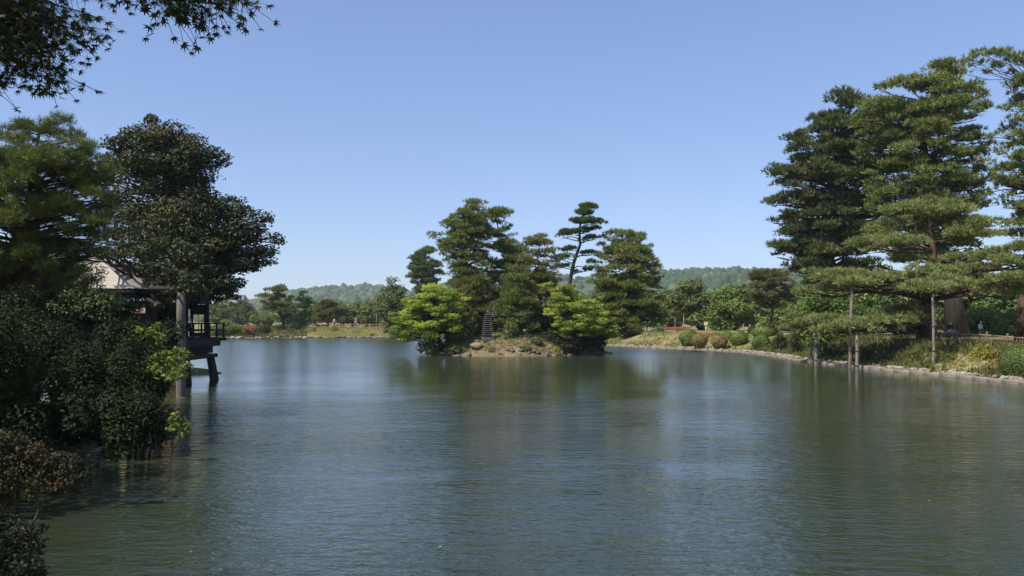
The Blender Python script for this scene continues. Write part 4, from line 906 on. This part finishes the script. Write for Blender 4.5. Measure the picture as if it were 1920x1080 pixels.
# ------------------------------------------------------------------ teahouse on posts at the water
TX, TY = -13.0, 28.9                       # near pond-side corner of the veranda line
th = empty('teahouse', (-16.5, 31.6, 0), 'dark timber teahouse on stilts in the water with pale shingled roof', 'teahouse')
def tp(name, mb, mat, parent=th, smooth=False):
    mb.v = [(a + 16.5, b - 31.6, c) for a, b, c in mb.v] if parent is th or parent.parent is th else mb.v
    return mb.build(name, M[mat], parent, smooth)
deck_z = 1.78
for i in range(24):                        # deck boards run along the pond side
    tp('deck_board', MB().box((-12.65 - .26 * i - .13, 31.6, deck_z - .03), (.252, 5.6, .05), 0, .006), 'timber_dark')
tp('fascia', MB().box((-12.60, 31.6, deck_z - .22), (.10, 5.7, .32), 0, .01), 'timber_dark')
tp('fascia', MB().box((-15.7, 34.45, deck_z - .22), (6.2, .10, .32), 0, .01), 'timber_dark')
tp('fascia', MB().box((-15.7, 28.75, deck_z - .22), (6.2, .10, .32), 0, .01), 'timber_dark')
tp('skirt_panel', MB().box((-12.85, 31.6, 1.32), (.08, 5.3, .44), 0, .01), 'timber_plum')
tp('skirt_panel', MB().box((-15.7, 34.2, 1.32), (5.8, .08, .44), 0, .01), 'timber_plum')
tp('ground_beam', MB().box((-12.75, 31.6, .99), (.20, 5.6, .16), 0, .02), 'timber_dark')
tp('ground_beam', MB().box((-15.7, 34.25, .99), (6.1, .20, .16), 0, .02), 'timber_dark')
for (a, b, lx, ly) in ((-12.85, 34.1, .55, -.55), (-12.85, 31.5, .1, 0), (-12.85, 29.0, .1, 0), (-15.6, 34.1, 0, .1), (-15.6, 29.0, 0, 0), (-18.4, 34.1, 0, 0), (-18.4, 29, 0, 0)):
    tp('stilt', MB().tube([(a + lx, b + ly, -1.3), (a + lx * .6, b + ly * .6, -.3), (a + lx * .3, b + ly * .3, .35), (a, b, .92)], [.22, .21, .18, .17], 10), 'bark_dark', smooth=True)
    tp('footing_stone', MB().tube([(a + lx, b + ly, -1.35), (a + lx, b + ly, -.75), (a + lx * .8, b + ly * .8, -.45)], [.4, .36, .26], 10), 'stone_dark')
eave = 3.62
for (a, b) in ((-13.0, 34.1), (-13.0, 31.9), (-13.0, 29.1), (-15.2, 34.1), (-17.5, 34.1), (-19.6, 34.1), (-16.2, 29.1), (-19.6, 29.1)):
    tp('post', MB().box((a, b, (deck_z + eave) / 2), (.15, .15, eave - deck_z), 0, .01), 'timber_plum')
tp('head_beam', MB().box((-13.0, 31.6, 3.25), (.12, 5.0, .16), 0, .01), 'timber_dark')
tp('head_beam', MB().box((-16.3, 34.1, 3.25), (6.6, .12, .16), 0, .01), 'timber_dark')
# pond-end wall: a tall opening, then a small framed window in a plaster panel
w_back = lambda x0, x1, z0, z1, mt, nm: tp(nm, MB().box(((x0 + x1) / 2, 34.12, (z0 + z1) / 2), (x1 - x0, .07, z1 - z0), 0, .004), mt)
w_back(-13.62, -13.08, 2.76, 3.16, 'timber_dark', 'wall_panel'); w_back(-13.62, -13.08, deck_z, 1.93, 'timber_plum', 'wall_panel')
w_back(-13.72, -13.62, deck_z, 3.16, 'timber_plum', 'jamb')
w_back(-15.12, -14.05, deck_z, 3.16, 'timber_dark', 'wall_panel'); w_back(-19.5, -15.28, deck_z, 3.16, 'timber_dark', 'wall_panel')
fr = tp('window_frame', MB().box((-13.35, 34.08, 1.945), (.52, .05, .03)).box((-13.35, 34.08, 2.745), (.52, .05, .03)).box((-13.60, 34.08, 2.345), (.03, .05, .77)).box((-13.10, 34.08, 2.345), (.03, .05, .77)), 'timber_plum')
tp('muntin', MB().box((-13.35, 34.10, 2.345), (.02, .03, .76)), 'timber_dark', fr)
tp('wall_panel', MB().box((-16.3, 29.05, 2.5), (6.4, .07, 1.4), 0, .004), 'timber_dark')
tp('wall_panel', MB().box((-19.55, 31.6, 2.5), (.07, 4.8, 1.4), 0, .004), 'timber_dark')
tp('floor_mat', MB().box((-16.2, 31.6, deck_z + .02), (6.0, 4.6, .03), 0, .004), 'bamboo')
# railing round the veranda
for z_ in (2.08, 2.36):
    tp('rail', MB().box((-12.45, 31.6, z_), (.05, 5.9, .05), 0, .006), 'timber_plum'); tp('rail', MB().box((-13.6, 34.55, z_), (2.3, .05, .05), 0, .006), 'timber_plum')
for b in np.linspace(28.8, 34.55, 8): tp('baluster', MB().box((-12.45, b, 2.06), (.06, .06, .66), 0, .006), 'timber_plum')
for a in (-14.6, -13.9, -13.2): tp('baluster', MB().box((a, 34.55, 2.06), (.06, .06, .66), 0, .006), 'timber_plum')
for b in (28.8, 34.55): tp('deck_bracket', MB().box((-12.52, b, deck_z - .10), (.34, .14, .12), 0, .01), 'timber_dark')
# hipped roof laid in overlapping shingle courses
def hip_roof(name, x0, x1, y0, y1, ze, zr, rx0, rx1, mat, courses=26):
    yr = (y0 + y1) / 2; e = [(x0, y0), (x1, y0), (x1, y1), (x0, y1)]; r0, r1 = (rx0, yr), (rx1, yr)
    top = [r0, r1, r1, r0]
    root = None
    for k in range(courses):
        t0, t1 = k / courses, (k + 1.25) / courses; t1 = min(t1, 1); lift = .022
        m = MB()
        for s_ in range(4):
            a, b = e[s_], e[(s_ + 1) % 4]; ta, tb_ = top[s_], top[(s_ + 1) % 4]
            L = lambda p, q, t, dz: (p[0] + (q[0] - p[0]) * t, p[1] + (q[1] - p[1]) * t, ze + (zr - ze) * (t ** 1.12) + dz)
            p0, p1, p2, p3 = L(a, ta, t0, lift), L(b, tb_, t0, lift), L(b, tb_, t1, 0.004), L(a, ta, t1, 0.004)
            q0, q1, q2, q3 = [(p[0], p[1], p[2] - .03) for p in (p0, p1, p2, p3)]
            m.add([p0, p1, p2, p3, q0, q1, q2, q3], [(0, 1, 2, 3), (7, 6, 5, 4), (0, 4, 5, 1), (1, 5, 6, 2), (2, 6, 7, 3), (3, 7, 4, 0)])
        tp('shingle_course', m, mat)
    tp('eave_board', MB().box(((x0 + x1) / 2, y0 + .05, ze - .10), (x1 - x0 - .1, .06, .10)).box(((x0 + x1) / 2, y1 - .05, ze - .10), (x1 - x0 - .1, .06, .10)).box((x1 - .05, (y0 + y1) / 2, ze - .10), (.06, y1 - y0 - .24, .10)).box((x0 + .05, (y0 + y1) / 2, ze - .10), (.06, y1 - y0 - .24, .10)), 'timber_dark')
    tp('ridge', MB().box(((rx0 + rx1) / 2, yr, zr + .10), (rx1 - rx0 + .5, .34, .22), 0, .04), mat)
    tp('ceiling_board', MB().box(((x0 + x1) / 2, (y0 + y1) / 2, ze - .07), (x1 - x0 - .4, y1 - y0 - .4, .03)), 'timber_dark')
hip_roof('roof', -20.6, -13.35, 28.3, 35.0, 3.62, 4.80, -18.4, -16.2, 'shingle')
# rear wing and its lower pent roof
lean = MB(); lean.add([(-16.4, 28.25, 2.80), (-12.95, 28.25, 2.80), (-13.3, 29.0, 3.10), (-16.4, 29.0, 3.10), (-16.4, 28.25, 2.74), (-12.95, 28.25, 2.74), (-13.3, 29.0, 3.04), (-16.4, 29.0, 3.04)], [(0, 1, 2, 3), (7, 6, 5, 4), (0, 4, 5, 1), (1, 5, 6, 2), (2, 6, 7, 3), (3, 7, 4, 0)])
tp('pent_roof', lean, 'shingle_brown')
wing = empty('teahouse_wing', (-23.5, 26.5, GH(-23.5, 26.5)), 'land wing of the teahouse with pale roof glimpsed through the pine', 'building')
wz = wing.location.z
MB().box((0, 0, 1.2), (5.6, 4.0, 2.5), 0, .02).build('wall', M['timber_dark'], wing)
for sgn in (-1, 1):
    m = MB(); m.add([(-3.4, sgn * 2.7, 2.35), (3.4, sgn * 2.7, 2.35), (3.2, 0, 3.75), (-3.2, 0, 3.75), (-3.4, sgn * 2.7, 2.25), (3.4, sgn * 2.7, 2.25), (3.2, 0, 3.65), (-3.2, 0, 3.65)], [(0, 1, 2, 3), (7, 6, 5, 4), (0, 4, 5, 1), (1, 5, 6, 2), (2, 6, 7, 3), (3, 7, 4, 0)])
    m.build('roof_slope', M['shingle'], wing)
MB().box((0, 0, 3.78), (6.6, .3, .18), 0, .03).build('ridge', M['shingle'], wing)
person('seated person in white at the tall opening of the teahouse', 347, 33.3, 1.62, 'white', 'black', 'sit', rz=.8, z=deck_z - .06)
pole('weathered grey pole standing in the water close before the teahouse', 341, 548, 745, 25.9, .15, 'pole_dark', lean=(-.05, 0), cross=False)

# ------------------------------------------------------------------ left bank vegetation
tree('evergreen_oak_tree', 'big dark evergreen tree overhanging the teahouse and the pond', 'tree', 36.5,
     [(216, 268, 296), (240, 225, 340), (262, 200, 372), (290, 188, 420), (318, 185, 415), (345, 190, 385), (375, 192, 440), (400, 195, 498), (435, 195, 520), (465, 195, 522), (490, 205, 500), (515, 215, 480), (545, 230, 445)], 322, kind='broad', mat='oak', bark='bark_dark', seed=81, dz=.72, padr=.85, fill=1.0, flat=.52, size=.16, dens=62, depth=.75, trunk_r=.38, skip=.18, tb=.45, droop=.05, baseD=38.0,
     extra=[(415, 292, 20), (400, 282, 18), (420, 305, 14), (395, 310, 20), (425, 378, 22), (455, 398, 26), (490, 405, 22), (500, 412, 14), (515, 445, 20), (525, 455, 12), (500, 470, 24), (470, 500, 22), (448, 530, 18), (440, 555, 10), (430, 545, 16), (285, 225, 16), (283, 217, 8), (300, 522, 22, -7), (332, 532, 24, -7), (285, 488, 24, -6), (250, 468, 26, -5), (322, 486, 30, -6), (215, 462, 24, -5), (362, 520, 24, -6), (365, 480, 28, -5), (340, 556, 16, -6), (300, 556, 16, -7), (380, 548, 18, -5), (275, 525, 10, -7.5), (300, 500, 26, -8), (330, 512, 26, -8), (285, 535, 14, -8.5), (310, 545, 20, -9), (340, 540, 22, -10.8), (355, 522, 24, -10), (325, 565, 16, -9), (295, 570, 14, -9), (372, 540, 16, -8), (240, 450, 26, -7), (270, 470, 26, -7), (300, 455, 28, -7), (345, 465, 28, -7), (210, 440, 26, -7), (395, 505, 22, -5), (410, 530, 18, -4), (230, 478, 14, -8), (196, 476, 18, -8.5), (176, 468, 20, -8.5)])
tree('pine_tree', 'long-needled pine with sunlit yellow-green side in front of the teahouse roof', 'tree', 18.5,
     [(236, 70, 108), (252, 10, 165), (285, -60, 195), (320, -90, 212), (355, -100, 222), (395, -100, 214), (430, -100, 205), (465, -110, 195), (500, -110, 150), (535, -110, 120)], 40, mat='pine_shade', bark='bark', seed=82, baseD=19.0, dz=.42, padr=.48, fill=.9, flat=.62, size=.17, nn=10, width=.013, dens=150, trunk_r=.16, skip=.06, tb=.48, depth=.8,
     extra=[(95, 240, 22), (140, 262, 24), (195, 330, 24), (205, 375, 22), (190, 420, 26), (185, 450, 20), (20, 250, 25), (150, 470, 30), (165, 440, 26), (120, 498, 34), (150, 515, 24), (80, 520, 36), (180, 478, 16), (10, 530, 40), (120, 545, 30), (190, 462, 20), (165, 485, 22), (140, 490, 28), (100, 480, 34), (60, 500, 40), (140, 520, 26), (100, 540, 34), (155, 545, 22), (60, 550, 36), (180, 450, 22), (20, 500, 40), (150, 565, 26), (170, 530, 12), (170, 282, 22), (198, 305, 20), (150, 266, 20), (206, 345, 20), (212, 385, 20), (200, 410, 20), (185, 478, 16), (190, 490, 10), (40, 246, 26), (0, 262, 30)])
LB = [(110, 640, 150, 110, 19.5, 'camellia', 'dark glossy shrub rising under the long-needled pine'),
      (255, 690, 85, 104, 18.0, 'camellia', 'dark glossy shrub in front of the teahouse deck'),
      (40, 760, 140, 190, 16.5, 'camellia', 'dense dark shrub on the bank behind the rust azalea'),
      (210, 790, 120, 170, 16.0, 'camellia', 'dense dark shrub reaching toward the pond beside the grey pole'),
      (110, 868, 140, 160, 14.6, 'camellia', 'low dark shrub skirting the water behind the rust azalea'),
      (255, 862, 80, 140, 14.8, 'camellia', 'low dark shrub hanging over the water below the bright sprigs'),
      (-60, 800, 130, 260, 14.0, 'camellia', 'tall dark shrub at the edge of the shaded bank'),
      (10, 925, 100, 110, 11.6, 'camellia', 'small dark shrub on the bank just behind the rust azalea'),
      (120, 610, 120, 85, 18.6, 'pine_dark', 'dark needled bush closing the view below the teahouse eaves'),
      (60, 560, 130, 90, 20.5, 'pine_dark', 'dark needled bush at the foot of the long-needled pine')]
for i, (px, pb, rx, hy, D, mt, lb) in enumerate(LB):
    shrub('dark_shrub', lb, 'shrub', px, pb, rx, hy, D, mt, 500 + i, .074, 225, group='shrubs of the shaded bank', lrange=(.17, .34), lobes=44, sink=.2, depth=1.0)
SP = [(318, 716, 44, 70, 15.6, 'bright green leafy sprig at the grey pole foot', [(300, 692, 17), (325, 676, 20), (346, 664, 13), (318, 703, 16), (292, 672, 12), (350, 686, 11), (335, 697, 14), (308, 662, 9), (285, 690, 10), (342, 705, 8), (330, 655, 8)]),
      (332, 822, 26, 52, 14.0, 'small bright sprig low over the shaded water', [(336, 790, 14), (322, 801, 11), (346, 806, 10), (330, 778, 8), (340, 816, 8), (350, 795, 6), (318, 788, 6)]),
      (288, 652, 34, 54, 17.2, 'light green sprig at the top edge of the dark shrubs', [(286, 622, 13), (302, 636, 10), (274, 630, 11), (296, 611, 8), (262, 618, 7), (308, 625, 6)])]
for i, (px, pb, rx, hy, D, lb, lobes_) in enumerate(SP):
    shrub('leafy_sprig', lb, 'shrub', px, pb, rx, hy, D, 'sprig', 520 + i, .085, 3300, group='bright sprigs among the dark shrubs', sink=.1, lobe_px=lobes_, stem_r=.014, zbase=Z(pb, D), stems_px=[[(px - 14, pb + 55, .3), (px - 8, pb + 12, .2), (px, lobes_[0][1] + 6), (lobes_[0][0], lobes_[0][1])], [(px - 10, pb + 30, .3), (lobes_[1][0], lobes_[1][1])], [(px - 8, pb + 20, .3), (lobes_[2][0], lobes_[2][1])]])
AZ1 = [(-30, 840, 45), (18, 848, 38), (58, 852, 30), (95, 866, 30), (132, 868, 26), (165, 876, 22), (186, 872, 10), (28, 888, 34), (-20, 905, 45), (78, 898, 22), (118, 903, 24), (150, 900, 20), (178, 893, 12), (60, 925, 14), (8, 935, 20), (100, 925, 12), (140, 922, 10), (40, 828, 14), (5, 822, 18)]
shrub('azalea_bush', 'rust and green azalea on a thin bare stem close above the water', 'shrub', 45, 1060, 110, 200, 6.9, 'azalea_rust', 530, .036, 26000, lobe_px=AZ1, stem_r=.016,
      stems_px=[[(30, 1110), (42, 1045), (60, 985), (76, 955), (92, 918), (112, 895)], [(76, 955), (64, 930), (50, 890), (20, 860)], [(90, 922), (130, 905), (165, 885)], [(42, 1045), (10, 970), (-10, 910)]])
AZ2 = [(-25, 985, 34), (12, 988, 28), (44, 996, 26), (66, 1020, 20), (20, 1035, 38), (52, 1056, 28), (-15, 1060, 45), (78, 990, 12), (30, 1085, 40), (70, 1078, 16), (5, 968, 14)]
shrub('azalea_bush', 'dim low azalea with a few red leaves at the near water edge', 'shrub', 10, 1100, 95, 135, 5.9, 'azalea_dim', 531, .034, 26000, lobe_px=AZ2, stem_r=.012,
      stems_px=[[(0, 1150), (15, 1080), (30, 1020), (50, 1000)], [(5, 1120), (45, 1060), (70, 1030)], [(0, 1120), (-15, 1040), (-20, 990)]])
tree('evergreen_tree', 'tall evergreen on the shaded bank behind the long-needled pine', 'tree', 16.0, [(-120, -560, -420), (40, -740, -300), (250, -760, -270), (450, -700, -330)], -500, kind='broad', mat='oak', bark='bark_dark', seed=84, dz=.9, padr=.95, fill=.8, flat=.7, size=.2, dens=26, trunk_r=.24, skip=.1)
tree('evergreen_tree', 'round evergreen on the shaded bank beside the overhanging maple', 'tree', 9.0, [(-230, -900, -700), (-20, -1180, -420), (220, -1230, -390), (430, -1150, -450)], -790, kind='broad', mat='oak', bark='bark_dark', seed=83, dz=.75, padr=.8, fill=.8, flat=.7, size=.15, dens=42, trunk_r=.2, skip=.1)

# maple overhead: trunk beside the viewer, boughs with real seven-lobed leaves
def maple_leaf():
    pts = [(0, 0)]
    lob = [(-118, .42), (-78, .70), (-38, .92), (0, 1.0), (38, .92), (78, .70), (118, .42)]
    out = []
    for i, (a, l) in enumerate(lob):
        an = math.radians(a)
        if i == 0: out.append((.13 * math.sin(math.radians(-150)), .13 * math.cos(math.radians(-150))))
        out.append((math.sin(an) * l, math.cos(an) * l))
        am = math.radians((a + lob[i + 1][0]) / 2) if i < 6 else math.radians(150)
        q = .32 if i < 6 else .13; out.append((math.sin(am) * q, math.cos(am) * q))
    V = [(0, .05, 0)] + [(x, y, -.18 * (x * x + y * y)) for x, y in out]
    Fc = [(0, i, i + 1) for i in range(1, len(V) - 1)] + [(0, len(V) - 1, 1)]
    return np.array(V), np.array(Fc)
def overhead_maple():
    rng = np.random.default_rng(77); lv, lf = maple_leaf()
    base = np.array((-6.4, 2.6, GH(-6.4, 2.6) - .1))
    root = empty('maple_tree', base, 'overhanging dark maple with small star-shaped leaves above the bank', 'tree')
    woods = [tube_arr([base, base + (.1, .1, 1.2), base + (.35, .35, 2.4), base + (.55, .9, 3.6), base + (.8, 1.4, 5.0)], [.19, .15, .13, .10, .06], 10, .04, rng)]
    st = np.array((-6.0, 3.2, 3.9))
    # bough ends: photo column, row, distance
    ends = [(60, 20, 5.0), (20, 60, 4.8), (110, 40, 5.2), (60, 90, 5.0), (95, 130, 5.0), (130, 70, 5.3), (165, 20, 5.4), (20, 110, 4.7), (-60, 40, 4.8), (-40, 120, 4.7), (140, -40, 5.3), (60, -60, 5.0), (0, -20, 4.6), (105, 100, 5.1), (150, 45, 5.2), (75, 60, 4.6), (30, 20, 5.4), (45, 45, 5.1), (90, 20, 5.0), (10, 95, 5.2), (85, 105, 5.2), (50, 70, 5.3), (120, 10, 5.5), (15, 15, 4.9), (100, 150, 5.05), (70, 120, 4.8),
            (330, 5, 4.5), (370, 15, 4.4), (400, 5, 4.4), (440, 8, 4.5), (375, 36, 4.5), (350, -25, 4.4), (420, -30, 4.4), (458, -8, 4.5), (390, -20, 4.3), (310, -20, 4.4), (345, 15, 4.3), (415, 15, 4.4), (300, -60, 4.5), (230, -70, 4.6), (180, -60, 5.3), (-120, -60, 4.9), (-150, 60, 4.6), (520, -90, 4.5), (260, -120, 4.6), (100, -140, 5.0), (380, -130, 4.4), (-200, -150, 4.9), (-20, -180, 5.0), (-700, -40, 5.2), (-620, -100, 5.4), (-800, -60, 4.9), (-560, -20, 5.6), (-480, -80, 5.0), (-650, 40, 5.0), (-400, -30, 4.8), (-300, -60, 5.0), (-750, -150, 5.3), (-520, -160, 5.2)]
    Pn, Up, Ti = [], [], []
    for (px, py, D) in ends:
        e = P(px, py, D) + rng.normal(0, .03, 3); s = st + (e - st) * .25 + np.array((0, 0, .8)) if px > 200 else st
        b = bend(s, e, .35, 7, .03, rng); woods.append(tube_arr(b, np.linspace(.018, .003, 7), 6))
        n = (240 if px < 200 else 170) if px > -250 else 130
        for i in range(n):
            t = rng.uniform(.62, 1.02); c = np.array([np.interp(t * 6, np.arange(7), b[:, k]) for k in range(3)]) if t <= 1 else e
            c = c + np.clip(rng.normal(0, .11, 3), -.19, .19) * np.array((1, 1.6, .8)); Pn.append(c); Ti.append(np.clip(rng.normal(.5, .25), 0, 1))
            q_ = np.array([np.interp(min(t, 1) * 6, np.arange(7), b[:, k]) for k in range(3)]); w_ = np.array((.0016, 0, .0006))
            woods.append((np.array([q_ - w_, q_ + w_, c + w_, c - w_]), np.array([[0, 1, 2, 3]])))
    Pn = np.array(Pn); n = len(Pn); Ti = np.array(Ti)
    nor = unit(np.array((0.1, -.75, .45)) + rng.standard_normal((n, 3)) * .42)
    fwd = np.array((.25, .1, -.75)) + rng.standard_normal((n, 3)) * .5; fwd = unit(fwd - nor * (fwd * nor).sum(1, keepdims=True)); sd2 = np.cross(fwd, nor)
    L = rng.uniform(.032, .056, (n, 1, 1))
    V = Pn[:, None, :] + L * (lv[None, :, :1] * sd2[:, None, :] + lv[None, :, 1:2] * fwd[:, None, :] + lv[None, :, 2:] * nor[:, None, :])
    Fc = lf[None] + (np.arange(n) * len(lv))[:, None, None]
    wv, wf = merge(woods); ob('trunk', arr_mesh('trunk', wv - base, wf, smooth=True), M['bark_dark'], root)
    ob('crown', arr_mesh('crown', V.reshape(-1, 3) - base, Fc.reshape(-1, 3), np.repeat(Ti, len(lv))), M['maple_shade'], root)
overhead_maple()

# ------------------------------------------------------------------ ground cover (nobody could count it)
def herb_cover(name, label, pts, mat, size, n, seed):
    rng = np.random.default_rng(seed); N = len(pts)
    V, Fc, T = needles(pts, np.tile((0, 0, 1.0), (N, 1)), size, n, .6, size * .22, np.clip(rng.normal(.5, .25, N), 0, 1), rng)
    return tag(ob(name, arr_mesh(name, V, Fc, T), M[mat]), label, None, None, 'stuff')
rng = np.random.default_rng(88)
s = rng.uniform(0, cum[-1], 13000); pts = np.array([along(q) for q in s]); pts[:, 0] += np.abs(rng.normal(0, 2.6, len(pts))) + .5
ok = pond_sd(pts[:, 0], pts[:, 1]) > .55; pts = pts[ok]; keep = (wob(pts[:, 0], pts[:, 1], .8) + rng.normal(0, .25, len(pts))) > -.15; pts = pts[keep]
herb_cover('bank_grass', 'olive and straw grass on the straight bank', np.column_stack([pts, H(pts[:, 0], pts[:, 1])]), 'grassy', .16, 5, 89)
n = 9500; th_ = rng.uniform(0, 2 * np.pi, n); r_ = np.sqrt(rng.uniform(.05, .93, n)); ix = ICX + IRX * r_ * np.cos(th_); iy = ICY + IRY * r_ * np.sin(th_)
k_ = (wob(ix, iy, 1.6) + rng.normal(0, .35, n)) > -.3; ix, iy = ix[k_], iy[k_]
herb_cover('island_grass', 'sparse straw and olive grass on the island bank', np.column_stack([ix, iy, island_h(ix, iy)]), 'grassy', .14, 5, 90)
n = 9000; fxp = rng.uniform(560, 770, n); fD = rng.uniform(113, 123, n); lx = X(fxp, fD); ok = pond_sd(lx, fD) > .3
herb_cover('lawn_grass', 'sunlit yellow-green lawn on the far shore', np.column_stack([lx[ok], fD[ok], H(lx[ok], fD[ok])]), 'lawn', .15, 5, 91)
n = 7000; fxp = rng.uniform(385, 575, n); fD = rng.uniform(106, 124, n); lx = X(fxp, fD); ok = pond_sd(lx, fD) > .25
herb_cover('shore_herbs', 'mixed green herbs and grass on the far shore under the pines', np.column_stack([lx[ok], fD[ok], H(lx[ok], fD[ok])]), 'rough_herb', .34, 4, 93)
s_ = rng.uniform(cum[5], cum[-1] - 4, 5200); pts = np.array([along(q) for q in s_]); pts[:, 0] += rng.uniform(.5, 5.2, len(pts))
ok = (pond_sd(pts[:, 0], pts[:, 1]) > .45) & ((wob(pts[:, 0], pts[:, 1], .55) + rng.normal(0, .3, len(pts))) > -.18) & (np.hypot((pts[:, 0] - X(1808, 36.5)) / 1.0, (pts[:, 1] - 36.8) / 1.6) > 1); pts = pts[ok]
herb_cover('bank_herbs', 'tangled olive weeds covering the straight bank below the picket fence', np.column_stack([pts, H(pts[:, 0], pts[:, 1])]), 'rough_herb', .36, 6, 94)
# stones along the far shore, pieces of the ground
rng = np.random.default_rng(92)
fs_pts = np.array([(-43, 106.5), (-36, 108.5), (-30, 110), (-25, 112.5), (-19, 115), (-12, 116), (-5, 114)])
fcum = np.concatenate([[0], np.cumsum(np.linalg.norm(np.diff(fs_pts, axis=0), axis=1))])
for i in range(110):
    q = rng.uniform(0, fcum[-1]); x = np.interp(q, fcum, fs_pts[:, 0]); y = np.interp(q, fcum, fs_pts[:, 1]) + rng.normal(0, .2); sc_ = rng.uniform(.12, .34)
    rock('stone', ('stone', 'stone_tan', 'stone_dark')[i % 3], (x, y, .05 + sc_ * .15), (sc_ * 1.4, sc_ * .8, sc_ * .6), rng, g)

# petals and a leaf drifting on the pond
def petal(px, py, mat, r, label, k):
    D = DW(py); o = MB(); rng = np.random.default_rng(k); n = 7
    ring = [(r * (1 if j % 7 else .7) * (1.5 if False else 1) * math.cos(j * 2 * math.pi / n) * rng.uniform(.8, 1.3), r * .7 * math.sin(j * 2 * math.pi / n), .006 + .3 * r * abs(math.sin(j * 1.1))) for j in range(n)]
    o.add([(0, 0, .004)] + ring, [(0, j, j % n + 1) for j in range(1, n + 1)])
    ob_ = o.build('floating_leaf', M[mat]); ob_.location = (X(px, D), D, .012); ob_.rotation_euler = (.1, .1, k); tag(ob_, label, 'leaf', 'bits drifting on the pond')
for k, (px, py) in enumerate([(310, 941), (358, 1038), (137, 1028), (1375, 996), (1742, 941)]): petal(px, py, 'plaster', .010, 'tiny pale petal floating on the open water', k)
petal(823, 1028, 'cloth_lime', .024, 'small yellow-green leaf floating on the open water', 9)

# ------------------------------------------------------------------ the air
def haze():
    m, N, L = newmat('haze_air')
    v = N.new('ShaderNodeVolumePrincipled'); v.inputs['Color'].default_value = (0.82, 0.90, 1.0, 1); v.inputs['Density'].default_value = 0.00020; v.inputs['Anisotropy'].default_value = .15
    o = N.new('ShaderNodeOutputMaterial'); L.new(v.outputs[0], o.inputs['Volume'])
    h = MB().box((0, 1300, 48), (6100, 3500, 104)).build('haze', m); h['kind'] = 'stuff'; h['label'] = 'thin pale summer haze over the pond and hills'
haze()
